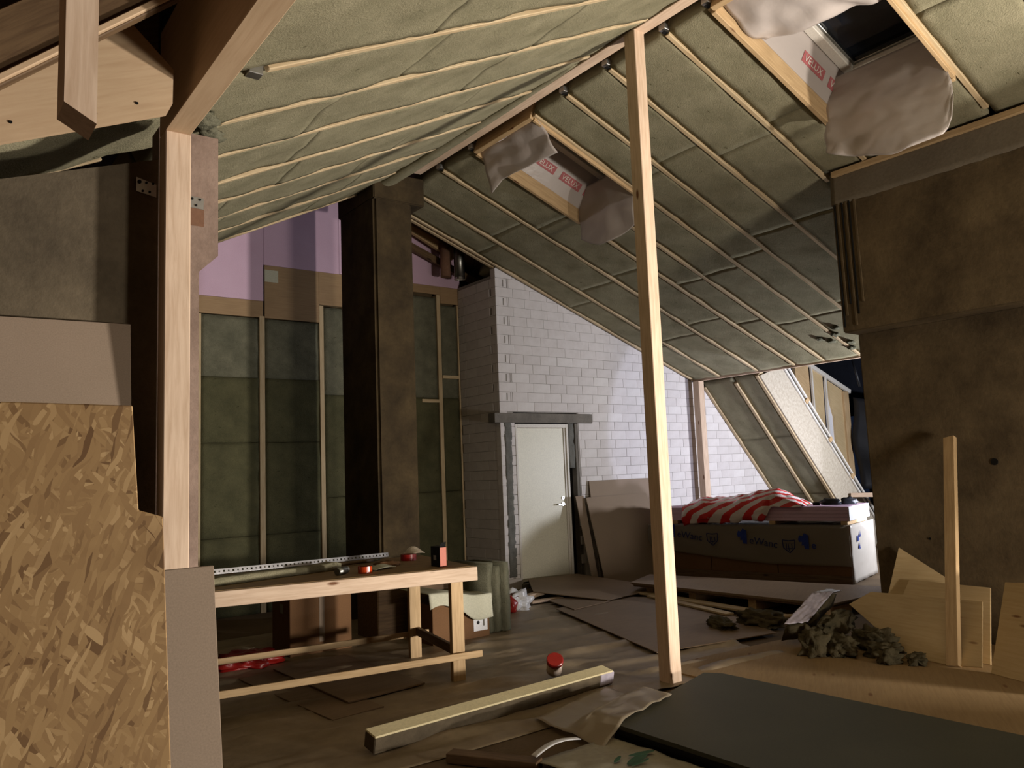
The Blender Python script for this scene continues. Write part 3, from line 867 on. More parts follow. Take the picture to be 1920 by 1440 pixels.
# wool-coloured bulge added left of the ridge beam to cast its dark band
def bulge_fn(a, b):
    y = 4.75 + 3.25 * a
    r = 0.012 + 0.085 * a ** 0.8 + 0.012 * noise.noise(V((y * 3, 0.3, 0))) * a
    cx = 4.44 - (0.035 + 0.30 * a ** 1.3)
    an = math.pi * (0.0 + 1.0 * b)
    return V((cx + r * 1.6 * math.cos(an), y, LZ(cx) + 0.01 - r * math.sin(an) * 1.15 + LS * r * 1.6 * math.cos(an)))
sheet('shadow_bulge', bulge_fn, 40, 8, 'wool', ceil_l, 0.012)

post = empty('timber_post', (4.365, 4.06, 0)); tag(post, 'tall pale timber post in the middle under the ridge beam', 'post')
beam('post_shaft', (4.366, 4.05, 0.0), (4.494, 4.15, 4.945), 0.112, 0.115, 'timber', post, (0, 1, 0), 0.004)
lpost = empty('timber_post', (0.838, 3.36, 0)); tag(lpost, 'pale timber post beside the boards at left, carrying the purlin', 'post')
beam('post_shaft', (0.838, 3.352, 0.0), (0.838, 3.352, 2.955), 0.10, 0.098, 'timber', lpost, (0, 1, 0), 0.004)
for pts in ([(0.712, 3.455, 2.79), (0.79, 3.455, 2.77), (0.79, 3.455, 2.715), (0.712, 3.455, 2.73)], [(0.888, 3.455, 2.75), (0.982, 3.455, 2.745), (0.982, 3.455, 2.695), (0.888, 3.455, 2.70)]):
    b = plate('angle_bracket', pts, 0.003, 'zinc', lpost, back=(0, 1, 0))
    p0 = V(pts[0]); p2 = V(pts[2])
    for i in range(5):
        c = V((p0.x + (p2.x - p0.x) * (0.15 + 0.17 * i), p0.y - 0.001, p0.z + (p2.z - p0.z) * (0.25 + 0.5 * (i % 2))))
        cyl('screw', c, c + V((0, -0.003, 0)), 0.005 if i else 0.008, 'black', b, 8)
t = beam('purlin', (0.838, -3.0, 3.185), (0.838, 3.40, 3.185), 0.10, 0.46, 'plywood_pale', None); tag(t, 'deep timber purlin running over the left post to the top edge', 'beam')

# hangers at rafter heads
for grp, P, x, sx, yl in (('left', LP, 1.165, 1, (3.29, 3.95, 4.61)), ):
    for i, y in enumerate(yl):
        o = box('joist_hanger', P(x - 0.05, y - 0.03, 0.0) - V((0, 0, 0.01)), P(x + 0.04, y + 0.03, 0.06), 'zinc', ceil_l, 0.003)
for y in (1.85, 3.525, 3.95, 4.60, 5.16, 6.645, 7.28):
    h = box('joist_hanger', RP(4.60, y - 0.032, -0.012), RP(4.68, y + 0.032, 0.07), 'zinc', ceil_r, 0.003)
    box('hanger_mouth', RP(4.615, y - 0.02, -0.018), RP(4.66, y + 0.02, -0.005), 'black', ceil_r, 0.002)
# torn wool at the left purlin and near hangers
for i, (x, y, h, s) in enumerate(((1.05, 3.75, -0.02, 0.07), (1.12, 3.92, -0.03, 0.05), (1.18, 4.05, -0.02, 0.06), (1.02, 4.08, -0.02, 0.08), (0.93, 3.62, 0.0, 0.07), (0.86, 3.52, 0.02, 0.06), (1.2, 4.3, -0.01, 0.05))):
    blob('wool_tuft', LP(x, y, h), (s, s, s * 0.5), 'wool_grey', ceil_l, 3, 0.5, 2.5, i * 2.2, flat=False)
for i, (x, y) in enumerate(((9.5, 5.6), (9.65, 5.75), (9.35, 5.5), (9.75, 5.55), (9.9, 5.62), (9.55, 5.85))):
    blob('wool_tuft', RP(x, y, -0.005), (0.08, 0.05, 0.025), 'wool_grey', ceil_r, 3, 0.5, 2.5, i * 3.2 + 40, flat=False)

# top-left: plywood gusset, strut, hanging stub, dark back board
GYY = 2.92
t = plate('plywood_gusset', [(-0.6, GYY, 2.27), (0.70, GYY, 2.845), (0.72, GYY, 2.89), (0.722, GYY, 3.02), (0.568, GYY, 3.165), (0.513, GYY, 3.14), (-0.6, GYY, 2.45)], 0.018, 'plywood_pale', None, back=(0, 1, 0)); tag(t, 'lit plywood gusset with a cut corner under the left purlin', 'plywood')
for x, z in ((0.225, 2.70), (0.47, 2.79), (0.60, 2.86)):
    cyl('screw', (x, GYY + 0.001, z), (x, GYY - 0.004, z), 0.005, 'black', t, 10)
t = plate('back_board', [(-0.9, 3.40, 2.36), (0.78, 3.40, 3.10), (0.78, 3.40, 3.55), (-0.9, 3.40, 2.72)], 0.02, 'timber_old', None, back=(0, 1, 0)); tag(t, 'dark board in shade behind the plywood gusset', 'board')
t = beam('sloping_strut', (-0.06, 2.66, 2.60), (0.66, 2.66, 3.245), 0.045, 0.18, 'timber_old', None, (-0.67, 0, 0.74)); tag(t, 'dark sloping strut crossing behind the hanging stub', 'strut')
beam('strut_lit_edge', (-0.06, 2.645, 2.50), (0.66, 2.645, 3.145), 0.05, 0.02, 'plywood_pale', t, (-0.67, 0, 0.74))  # pale strip paints the lit lower edge of the strut
vs = [(0.2565, 2.0, 2.40), (0.325, 2.0, 2.362), (0.325, 2.11, 2.362), (0.2565, 2.11, 2.40)]
me = mesh_from('hanging_stub', [(x - 0.29, y - 2.05, z - 2.4) for x, y, z in vs] + [(x - 0.29, y - 2.05, 1.0) for x, y, z in vs], [[3, 2, 1, 0], [4, 5, 6, 7], [0, 1, 5, 4], [1, 2, 6, 5], [2, 3, 7, 6], [3, 0, 4, 7]])
mm = Matrix.Translation((0.29, 2.05, 2.4))
# turn so that the length lies along local X for the grain
rot = Matrix.Rotation(math.pi / 2, 4, 'Y')
me.transform(rot.inverted())
t = link('hanging_stub', me, 'timber', None, mm @ rot); tag(t, 'short timber stub hanging down at the top left corner', 'timber')

# ------------------------------------------------------------------ roof windows
def roof_window(name, lab, x0, x1, y0, y1, wx0, wx1, wy0, wy1, H, flap_low, flap_up, letters):
    w = empty(name, RP((x0 + x1) / 2, (y0 + y1) / 2, 0)); struct(w, lab)
    # timber trimmers around the opening
    a = beam('trimmer', RP(x0, y1 + 0.004, 0.05), RP(x1, y1 + 0.004, 0.05), 0.04, 0.20, 'timber_warm', w, nR)
    beam('trimmer', RP(x0, y0 - 0.0, 0.05), RP(x1, y0 - 0.0, 0.05), 0.03, 0.20, 'timber_warm', w, nR)
    beam('header', RP(x1 + 0.02, y0, 0.05), RP(x1 + 0.02, y1, 0.05), 0.04, 0.20, 'timber_warm', w, nR)
    beam('header', RP(x0 - 0.02, y0, 0.06), RP(x0 - 0.02, y1, 0.06), 0.05, 0.20, 'timber_warm', w, nR)
    # film lining on the four sides
    def side(p, q, r, s, th=0.003):
        return plate('film_lining', [p, q, r, s], th, 'vapour_film', w)
    far = side(RP(x0, y1 - 0.02, 0.10), RP(x1, y1 - 0.02, 0.10), RP(wx1, wy1, H), RP(wx0, wy1, H))
    side(RP(x0, y0 + 0.02, 0.10), RP(x1, y0 + 0.02, 0.10), RP(wx1, wy0, H), RP(wx0, wy0, H))
    side(RP(x1, y0, 0.02), RP(x1, y1, 0.02), RP(wx1, wy1, H), RP(wx1, wy0, H))
    side(RP(x0, y0, 0.02), RP(x0, y1, 0.02), RP(wx0, wy1, H), RP(wx0, wy0, H))
    # sash
    fw = 0.085
    for nm, p, q in (('sash_frame', RP(wx0, wy1 - fw / 2, H), RP(wx1, wy1 - fw / 2, H)), ('sash_frame', RP(wx0, wy0 + fw / 2, H), RP(wx1, wy0 + fw / 2, H)),
                     ('sash_frame', RP(wx1 - fw / 2, wy0, H), RP(wx1 - fw / 2, wy1, H)), ('sash_frame', RP(wx0 + fw / 2, wy0, H), RP(wx0 + fw / 2, wy1, H))):
        beam(nm, p, q, fw, 0.07, 'white_paint', w, nR, 0.006)
    for p, q in ((RP(wx0, wy1 - fw - 0.012, H + 0.02), RP(wx1, wy1 - fw - 0.012, H + 0.02)), (RP(wx1 - fw - 0.012, wy0, H + 0.02), RP(wx1 - fw - 0.012, wy1, H + 0.02))):
        beam('glazing_bead', p, q, 0.024, 0.03, 'duct_steel', w, nR, 0.004)
    plate('glass_pane', [RP(wx0, wy0, H + 0.03), RP(wx1, wy0, H + 0.03), RP(wx1, wy1, H + 0.03), RP(wx0, wy1, H + 0.03)], 0.012, 'glass_night', w, back=nR)
    box('roof_cap', RP(wx0, wy0, H + 0.06), RP(wx0 + 0.01, wy0 + 0.01, H + 0.07), 'black', w)
    # printed maker's marks on the far lining
    dn = (RP(x1, 0, 0) - RP(x0, 0, 0)).normalized()
    P0, P1 = RP(x0, y1 - 0.02, 0.10), RP(wx0, wy1, H)
    across = (P1 - P0); across -= dn * across.dot(dn)
    al = across.length; across.normalize()
    nrm = dn.cross(across).normalized()
    if nrm.y > 0: nrm = -nrm
    for (sx, hx, full_box) in letters:
        c = RP(sx, y1 - 0.02, 0.10) + across * (hx * al) + nrm * 0.004
        bw, bh = 0.30 if full_box else 0.22, 0.095
        b = plate('printed_mark', [c, c + dn * bw, c + dn * bw + across * bh, c + across * bh], 0.002, 'red_print', far, back=-nrm)
        text('lettering', 'VELUX' if full_box else 'VEL', c + dn * 0.022 + across * 0.022 + nrm * 0.002, dn, nrm, 0.082, 'white_paint', far)
    # loose film flaps
    sheet('film_flap', flap_low, 34, 34, 'vapour_film', w, 0.003)
    sheet('film_flap', flap_up, 30, 26, 'vapour_film', w, 0.003)
    return w
def flap1(a, b):                                 # a across from far side to near side, b down
    y = 3.50 - 1.00 * a + 0.03 * math.sin(5 * b) * (a - 0.5)
    top = RP(6.13, 0, 0.38).z
    bot = 4.07 - 0.22 * min(1, a / 0.55) ** 0.8 + 0.04 * max(0, a - 0.6) / 0.4 + 0.22 * max(0, (a - 0.90) / 0.10) ** 2
    z = top + (bot - top) * b
    x = 6.15 - 0.07 * b + 0.10 * math.sin(b * 2.2) * -0.6 + 0.05 * noise.fractal(V((y * 3, z * 5, 1.1)), 1.0, 2.0, 3) * (0.2 + b)
    return V((x + 0.05 * math.cos(a * math.pi * 2) * b * b, y, z))
def flap1u(a, b):
    y = 3.47 - 0.95 * a
    z0 = RP(4.70, 0, 0.05).z
    x = 4.72 + 0.50 * b + 0.14 * a * b + 0.06 * noise.noise(V((y * 4, b * 3, 2.7)))
    z = z0 - 0.16 * math.sin(min(1, b * 1.2) * math.pi * 0.5) - 0.05 * a + 0.08 * noise.noise(V((y * 5, b * 3, 7.7))) * b
    return V((x, y, z))
def flap2(a, b):
    y = 6.60 - 0.90 * a
    top = RP(6.08, 0, 0.36).z
    bot = 4.22 - 0.26 * math.sin(math.pi * min(1, 0.1 + 0.7 * a))
    z = top + (bot - top) * b
    x = 6.08 - 0.05 * b + 0.03 * noise.noise(V((y * 5, z * 6, 5.1))) * (0.3 + b) - 0.10 * a * (1 - b)
    return V((x + 0.05 * math.cos(a * 5) * b * b, y, z))
def flap2u(a, b):
    y = 6.60 - 0.96 * a
    z0 = RP(4.72, 0, 0.0).z
    x = 4.71 + 0.12 * b + 0.03 * noise.noise(V((y * 4, b * 3, 2.7))) + 0.10 * b * a
    z = z0 - (0.33 - 0.04 * a) * b - 0.10 * max(0, 0.18 - a) / 0.18 * b
    return V((x, y, z))
roof_window('window_1', 'near roof window with loose grey film and dark glass', *SK1, 5.05, 6.17, 2.64, 3.40, 0.45, flap1, flap1u, ((5.62, 0.34, True), (5.97, 0.34, False)))
roof_window('window_2', 'far roof window with red printed film lining', *SK2, 5.05, 6.20, 5.72, 6.36, 0.45, flap2, flap2u, ((4.98, 0.35, False), (5.26, 0.35, True), (5.62, 0.35, True), (5.96, 0.35, False)))

# ================================================================== THINGS
# ------------------------------------------------------------------ boards at the left
t = plate('osb_sheet', [(-0.42, 1.62, 0.0), (0.425, 1.62, 0.0), (0.408, 1.62, 0.93), (0.399, 1.62, 1.17), (0.388, 1.62, 1.455), (0.345, 1.62, 1.470), (0.3325, 1.62, 1.665), (0.122, 1.62, 1.668), (0.105, 1.62, 1.64), (-0.42, 1.62, 1.66)], 0.018, 'osb', None, back=(0, 1, 0), bev=0.002)
tag(t, 'big stepped sheet of oriented strand board standing at the left edge', 'OSB sheet')
t = plate('gypsum_board', [(-0.2, 2.22, 0.0), (0.72, 2.22, 0.0), (0.660, 2.22, 1.298), (-0.2, 2.22, 1.298)], 0.0125, 'gypsum', None, back=(0, 1, 0), bev=0.0015)
tag(t, 'grey-brown gypsum board standing right behind the strand board', 'gypsum board')
t = plate('gypsum_board', [(-0.6, 3.24, 0.0), (0.70, 3.24, 0.0), (0.692, 3.43, 2.165), (-0.6, 3.43, 2.15)], 0.0125, 'gypsum', None, back=(0, 1, 0), bev=0.0015)
tag(t, 'tall gypsum board leaning on the left concrete wall, striped by post shadow', 'gypsum board')

# ------------------------------------------------------------------ workbench
WB = empty('workbench', (2.45, 5.6, 0)); tag(WB, 'rough timber workbench with a long pale front apron', 'workbench')
ang = math.atan2(5.106 - 5.43, 3.442 - 1.60)
ux, uy = V((math.cos(ang), math.sin(ang), 0)), V((-math.sin(ang), math.cos(ang), 0))
BO = V((3.44, 5.10, 0))                       # front right corner of the top
def B(a, b, z): return BO - ux * a + uy * b + V((0, 0, z))      # a to the left, b to the back
f = frame(B(1.25, 0.56, 0.815), -ux, (0, 0, 1))
link('top', box_mesh('top', 2.5, 1.12, 0.03, 0.006), 'bench_top', WB, f)
beam('apron', B(-0.01, 0.0, 0.775), B(2.5, 0.0, 0.775), 0.045, 0.10, 'timber', WB)
beam('apron', B(0.0, 1.10, 0.775), B(2.5, 1.10, 0.775), 0.045, 0.10, 'timber_warm', WB)
beam('end_rail', B(0.02, 0.05, 0.775), B(0.02, 1.08, 0.775), 0.045, 0.10, 'timber_warm', WB)
for a, b in ((0.14, 0.055), (0.14, 0.98), (2.3, 0.055), (2.3, 0.98)):
    beam('leg', B(a, b, 0), B(a, b, 0.80), 0.098, 0.055, 'timber_warm', WB, uy)
beam('lower_rail', B(-0.03, -0.01, 0.19), B(2.45, -0.01, 0.17), 0.022, 0.048, 'timber_warm', WB)
beam('lower_rail', B(-0.0, 1.02, 0.19), B(2.45, 1.02, 0.17), 0.022, 0.048, 'timber_warm', WB)
beam('side_rail', B(0.12, 0.08, 0.20), B(0.12, 0.96, 0.22), 0.03, 0.07, 'timber_old', WB)
ZT = 0.8305
# things on the bench
t = slab('wool_strip', V((1.58, 5.62, ZT + 0.055)), (1.10, 0.18, 0), (-0.02, 0.16, 0), 0.053, 'wool', None, 0.03, 0.008, 0.006, 5, 8, 0.006, up=(0, 0, 1)); tag(t, 'pale strip of mineral wool lying on the workbench under the steel profile', 'wool strip')
prof = empty('perforated_profile', (2.45, 5.86, ZT + 0.06)); tag(prof, 'long punched steel profile lying along the back of the workbench', 'steel profile')
pa, pb = V((1.62, 5.70, 0.906)), V((3.20, 6.01, 0.868))
dx = (pb - pa).normalized(); L = (pb - pa).length
nh = 46; hh = 0.034; pitch = L / nh
vs, fs = [], []
pf = frame(pa, dx, (0, -1, 0.25))             # local z faces the viewer, local y points up
for i in range(nh):                           # each cell is a frame around a real hole
    x0, x1 = i * pitch, (i + 1) * pitch; r = 0.30 if i % 2 else 0.42
    hx0, hx1 = x0 + pitch * (0.5 - r / 2), x0 + pitch * (0.5 + r / 2); hy0, hy1 = hh * (0.5 - r / 2), hh * (0.5 + r / 2)
    b = len(vs)
    vs += [(x0, 0, 0), (x1, 0, 0), (x1, hh, 0), (x0, hh, 0), (hx0, hy0, 0), (hx1, hy0, 0), (hx1, hy1, 0), (hx0, hy1, 0)]
    fs += [[b, b + 1, b + 5, b + 4], [b + 1, b + 2, b + 6, b + 5], [b + 2, b + 3, b + 7, b + 6], [b + 3, b, b + 4, b + 7]]
b = len(vs)
yy = (pf.to_3x3().transposed() @ V((0, 0, 1))).y
vs += [(0, hh, 0), (L, hh, 0), (L, hh, -0.03), (0, hh, -0.03), (0, 0, 0), (L, 0, 0), (L, 0, -0.03), (0, 0, -0.03)]
fs += [[b, b + 1, b + 2, b + 3], [b + 4, b + 7, b + 6, b + 5]]
o = link('profile_web', mesh_from('profile_web', vs, fs), 'steel', prof, pf)
md = o.modifiers.new('thickness', 'SOLIDIFY'); md.thickness = 0.0015; md.offset = 0
bx = empty('cardboard_carton', (3.26, 5.33, ZT)); tag(bx, 'small black and orange carton standing on the workbench', 'carton')
box('carton_body', (3.225, 5.25, ZT), (3.285, 5.38, ZT + 0.15), 'black', bx, 0.002)
plate('orange_side', [(3.227, 5.2485, ZT + 0.004), (3.283, 5.2485, ZT + 0.004), (3.283, 5.2485, ZT + 0.144), (3.227, 5.2485, ZT + 0.144)], 0.001, 'orange', bx, back=(0, 1, 0))
plate('print', [(3.2242, 5.34, ZT + 0.05), (3.2242, 5.30, ZT + 0.05), (3.2242, 5.30, ZT + 0.085), (3.2242, 5.34, ZT + 0.085)], 0.0008, 'zinc', bx, back=(1, 0, 0))
plate('carton_flap', [(3.228, 5.26, ZT + 0.15), (3.282, 5.26, ZT + 0.15), (3.280, 5.245, ZT + 0.185), (3.24, 5.245, ZT + 0.18)], 0.002, 'black', bx)
can = empty('drink_can', (2.53, 5.50, ZT)); tag(can, 'shiny dark metal can lying on the workbench beside the tape roll', 'can')
cyl('can_body', (2.49, 5.46, ZT + 0.028), (2.59, 5.53, ZT + 0.028), 0.027, 'duct_steel', can, 20, bev=0.004)
cyl('can_end', (2.59, 5.53, ZT + 0.028), (2.60, 5.537, ZT + 0.028), 0.026, 'steel', can, 20)
tp = empty('tape_roll', (2.70, 5.44, ZT)); tag(tp, 'orange tape roll lying flat on the workbench beside the can', 'tape roll')
ring('tape', (2.70, 5.44, ZT), (2.70, 5.44, ZT + 0.048), 0.052, 0.04, 'orange_tape', tp)
ring('core', (2.70, 5.44, ZT), (2.70, 5.44, ZT + 0.046), 0.0405, 0.036, 'cardboard', tp)
tp = empty('tape_roll', (3.34, 5.93, ZT)); tag(tp, 'dark red tape roll at the back right of the workbench', 'tape roll')
ring('tape', (3.34, 5.93, ZT), (3.34, 5.93, ZT + 0.05), 0.065, 0.05, 'red_plastic', tp)
ring('core', (3.34, 5.93, ZT), (3.34, 5.93, ZT + 0.048), 0.05, 0.045, 'cardboard', tp)
t = sheet('paper_scrap', lambda a, b: (2.80 + 0.20 * a, 5.47 + 0.12 * b + 0.05 * a, ZT + 0.006 + 0.025 * math.sin(a * 2.8) * (0.4 + 0.6 * b)), 12, 6, 'paper', None, 0.0015); tag(t, 'curled paper scrap on the workbench right of the orange tape', 'paper')
t = sheet('paper_scrap', lambda a, b: (3.38 + 0.16 * a, 6.0 + 0.10 * b, ZT + 0.03 + 0.05 * math.sin(a * 2.5) * (0.3 + b)), 10, 6, 'floor_film', None, 0.0015); tag(t, 'crumpled clear film behind the red tape on the workbench', 'film')
for i, (x, y, lab) in enumerate(((3.02, 5.70, 'brown wood shavings heap in the middle of the workbench'), (2.62, 6.35, 'low wool offcut at the back of the workbench by the column'), (3.0, 6.20, 'flat dark offcut behind the steel profile end'))):
    t = blob('offcut', (x, y, ZT + 0.014), (0.10 + 0.05 * i, 0.07, 0.025), 'cardboard' if i == 0 else 'wool_grey', None, 3, 0.5, 3, i * 4.1); tag(t, lab, 'offcut')
t = sheet('board_offcut', lambda a, b: (2.55 + 0.55 * a, 6.02 + 0.13 * b + 0.06 * a, ZT + 0.012 + 0.002 * math.sin(9 * a)), 6, 3, 'hardboard', None, 0.02); tag(t, 'flat dusty board lying behind the steel profile on the workbench', 'board')
t = blob('red_white_packet', (1.60, 5.92, ZT + 0.06), (0.05, 0.045, 0.09), 'gypsum', None, 3, 0.1, 2, 3.0, squash=0.5); tag(t, 'small brown packet on the workbench beside the left post', 'packet')
t = blob('red_wrapper', (1.57, 5.80, ZT + 0.025), (0.06, 0.045, 0.035), 'red_plastic', None, 3, 0.4, 3, 8.0); tag(t, 'red wrapper on the workbench at the foot of the left post', 'wrapper')

# ------------------------------------------------------------------ under and behind the bench
cb = empty('cardboard_box', (2.98, 7.05, 0)); tag(cb, 'large closed cardboard box in the shade under the workbench', 'box')
box('box_body', (2.69, 6.88, 0.0), (3.27, 7.30, 0.56), 'cardboard', cb, 0.004)
box('tape_strip', (2.96, 6.878, 0.1), (3.01, 6.882, 0.56), 'gypsum', cb, 0.0003, long_axis=2)
box('label', (2.6885, 7.03, 0.36), (2.692, 7.10, 0.44), 'zinc', cb, 0.0003, long_axis=2)
cb = empty('cardboard_box', (4.05, 6.55, 0)); tag(cb, 'cardboard box with a white shipping label beside the wool stack', 'box')
box('box_body', (3.80, 6.34, 0.0), (4.42, 6.80, 0.36), 'cardboard', cb, 0.004)
lb = plate('shipping_label', [(4.24, 6.338, 0.07), (4.395, 6.338, 0.07), (4.395, 6.338, 0.215), (4.24, 6.338, 0.215)], 0.001, 'white_plastic', cb, back=(0, 1, 0))
cyl('black_dot', (4.29, 6.337, 0.145), (4.29, 6.3355, 0.145), 0.016, 'black', lb, 14)
plate('barcode', [(4.345, 6.3365, 0.11), (4.362, 6.3365, 0.11), (4.362, 6.3365, 0.185), (4.345, 6.3365, 0.185)], 0.0006, 'lintel', lb, back=(0, 1, 0))
plate('fine_print', [(4.26, 6.3365, 0.19), (4.33, 6.3365, 0.19), (4.33, 6.3365, 0.196), (4.26, 6.3365, 0.196)], 0.0006, 'lintel', lb, back=(0, 1, 0))
def drape(a, b):
    x = 3.76 + 0.68 * a
    if b < 0.45:
        y = 6.84 - (6.84 - 6.32) * b / 0.45; z = 0.46 + 0.02 * math.sin(6 * a) - 0.06 * a
    else:
        q = (b - 0.45) / 0.55
        drop = 0.13 + 0.12 * max(0, math.sin((a - 0.52) * 4.6)) - 0.03 * math.sin(9 * a)
        y = 6.32 - 0.02 * q; z = 0.46 + 0.02 * math.sin(6 * a) - 0.06 * a - drop * q
    return V((x, y + 0.012 * noise.noise(V((x * 6, z * 6, 0))), z + 0.015 * noise.noise(V((x * 5, y * 5, 4)))))
t = sheet('white_sheet', drape, 26, 20, 'paper', None, 0.003); tag(t, 'off-white sheet draped over the labelled cardboard box', 'sheet')
ws = empty('wool_stack', (4.62, 6.6, 0)); tag(ws, 'stack of mineral wool batts standing beside the labelled box', 'wool stack')
for k in range(3):
    slab('wool_batt', (4.46 + 0.085 * k, 6.42 - 0.02 * k, 0.0), (0.082, 0.012, 0), (0, 0, 0.66 - 0.03 * (k % 2)), 0.5, 'wool_grey', ws, 0.03, 0.014, 0.008, 70 + k, 8, 0.008, up=(0, -1, 0))
t = slab('wool_batt', (3.55, 6.9, 0.62), (0.85, 0, 0), (0, 0.5, 0), 0.1, 'wool_dark', None, 0.06, 0.012, 0.01, 77, 4, 0.01, up=(0, 0, 1)); tag(t, 'dark wool batt lying on boxes behind the bench leg', 'wool batt')
t = box('dark_crate', (3.56, 6.92, 0), (4.36, 7.36, 0.50), 'timber_old', None, 0.01); tag(t, 'dark crate behind the bench leg carrying the wool batt', 'crate')
t = blob('plastic_bag', (2.30, 6.82, 0.05), (0.30, 0.16, 0.09), 'red_plastic', None, 4, 0.5, 2.6, 2.0); tag(t, 'crumpled red plastic bag on the floor under the workbench', 'bag')
t = sheet('clear_bag', lambda a, b: (2.14 + 0.44 * a, 7.04 + 0.24 * b, 0.02 + 0.08 * math.sin(3 * a) * math.sin(3.1 * b) + 0.02 * noise.noise(V((a * 6, b * 6, 0)))), 16, 10, 'floor_film', None, 0.002); tag(t, 'clear plastic bag lying behind the red bag', 'bag')
for i, (p, lab) in enumerate((([(2.19, 4.90), (2.57, 4.94), (2.50, 6.50), (2.10, 6.42)], 'narrow hardboard strip on the floor under the workbench front rail'), ([(2.42, 5.16), (3.05, 5.22), (3.05, 6.55), (2.40, 6.5)], 'wide dark hardboard sheet on the floor under the workbench'))):
    t = plate('hardboard_sheet', [(x, y, 0.030 - 0.014 * (1 - i)) for x, y in p], 0.010, 'hardboard', None, back=(0, 0, -1)); tag(t, lab, 'hardboard')
bg = blob('shopping_bag', (5.43, 7.26, 0.085), (0.19, 0.12, 0.14), 'white_plastic', None, 4, 0.45, 2.4, 6.0, 0.2); tag(bg, 'white and red plastic bag on the floor by the block corner', 'bag')
blob('red_panel', (5.30, 7.20, 0.075), (0.085, 0.09, 0.115), 'red_plastic', bg, 3, 0.3, 2.4, 6.5)
plate('bag_mouth', [(5.33, 7.16, 0.165), (5.52, 7.20, 0.175), (5.50, 7.26, 0.21), (5.34, 7.24, 0.205)], 0.004, 'rust', bg)

# ------------------------------------------------------------------ floor coverings
def film_z(x, y):
    w = noise.noise(V((x * 1.3, y * 5.5 + 0.8 * x, 0))) * 0.022 + noise.noise(V((x * 3, y * 13 + x * 3, 5))) * 0.010
    return 0.006 + max(0, w) * 1.9
t = sheet('floor_film', lambda a, b: (lambda x, y: (x, y, film_z(x, y)))(1.3 + 4.3 * a + 0.5 * b, 3.9 + 4.3 * b - 0.05 * math.sin(5 * a)), 110, 110, 'dusty_film', None, 0.0015); tag(t, 'dusty wrinkled plastic film covering the floor in the middle', 'plastic film')
def mat_board(name, pts, z, th, mat, lab, cat):
    t = plate(name, [(x, y, z) if len(q) == 2 else q for q in pts for x, y in [q[:2]]], th, mat, None, back=(0, 0, -1), bev=0.001); return tag(t, lab, cat)
mat_board('floor_board', [(4.86, 4.64), (6.12, 4.40), (7.10, 6.30), (6.55, 7.05), (5.66, 6.85)], 0.038, 0.008, 'hardboard', 'large hardboard sheet on the floor behind the middle post', 'hardboard')
mat_board('floor_board', [(5.72, 6.62), (6.34, 6.72), (6.62, 7.30), (5.92, 7.30)], 0.049, 0.008, 'hardboard', 'narrow hardboard piece on the film in front of the door', 'hardboard')
t = plate('floor_board', [(6.02, 7.70, 0.10), (6.32, 6.74, 0.06), (7.45, 6.88, 0.06), (7.35, 8.42, 0.11), (6.54, 8.46, 0.11)], 0.008, 'hardboard', None, back=(0, 0, -1)); tag(t, 'raised hardboard sheet lying in front of the door threshold', 'hardboard')
for i, (a, b, lab) in enumerate((((5.86, 7.62), (6.18, 7.74), 'short timber block holding up the board by the door'), ((5.75, 7.42), (6.20, 7.40), 'flat lath on the film by the door'))):
    t = beam('timber_block', (a[0], a[1], 0.065 - 0.03 * i), (b[0], b[1], 0.065 - 0.03 * i), 0.09, 0.045 - 0.02 * i, 'timber', None); tag(t, lab, 'timber')
mat_board('floor_plywood', [(4.55, 4.16), (4.84, 4.34), (5.93, 4.27), (6.9, 3.9), (6.9, 0.9), (4.60, 0.9)], 0.018, 0.016, 'plywood_floor', 'big plywood sheet on the floor at the foot of the shaft', 'plywood')
gs_ = empty('sheet_stack', (3.85, 2.6, 0)); tag(gs_, 'low stack of dark green sheets lying in the right foreground', 'sheet stack')
gp = [(3.21, 3.43), (4.43, 3.80), (4.50, 3.70), (4.56, 1.0), (3.20, 0.9), (3.20, 2.4)]
for k in range(4):
    j = 0.004 * math.sin(k * 2.2)
    plate('green_board' if k == 3 else 'dark_board', [(x + j, y - j, 0.024 * (k + 1)) for x, y in gp], 0.0235, 'green_sheet' if k == 3 else 'black', gs_, back=(0, 0, -1))
def crumple(x, y, s): return 0.03 * noise.noise(V((x * 5, y * 5, s)))
def film_a(a, b):                       # scrap lapping over the sheet corner
    x = 3.02 + 0.80 * a + 0.06 * b; y = 3.32 + 0.66 * b + 0.22 * a
    edge = 0.100 if (x > 3.24 and y < 3.46 + 0.30 * (x - 3.24)) else 0.03
    k = min(1, max(0, (x - 3.05) / 0.2)) * (1 if y < 3.62 + 0.30 * (x - 3.24) else max(0, 1 - (y - 3.62 - 0.30 * (x - 3.24)) / 0.15))
    return V((x, y, 0.03 + 0.082 * k + 0.02 * abs(noise.noise(V((x * 6, y * 6, 2))))))
t = sheet('film_scrap', film_a, 30, 22, 'floor_film', None, 0.002); tag(t, 'dusty film scrap lapping over the far corner of the green sheets', 'film')
def film_b(a, b):
    x = 2.62 + 0.56 * a; y = 3.42 - 0.80 * b - 0.10 * a * b
    k = min(1, max(0, (x - 3.06) / 0.12))
    return V((x, y, 0.030 + 0.035 * k * 0 + 0.018 * abs(noise.noise(V((x * 5, y * 5, 9)))) + 0.03 * (1 - a) * math.sin(3 * b)))
t = sheet('packing_film', film_b, 26, 24, 'packing_grey', None, 0.002); tag(t, 'pale packing film with green print at the bottom edge', 'film')
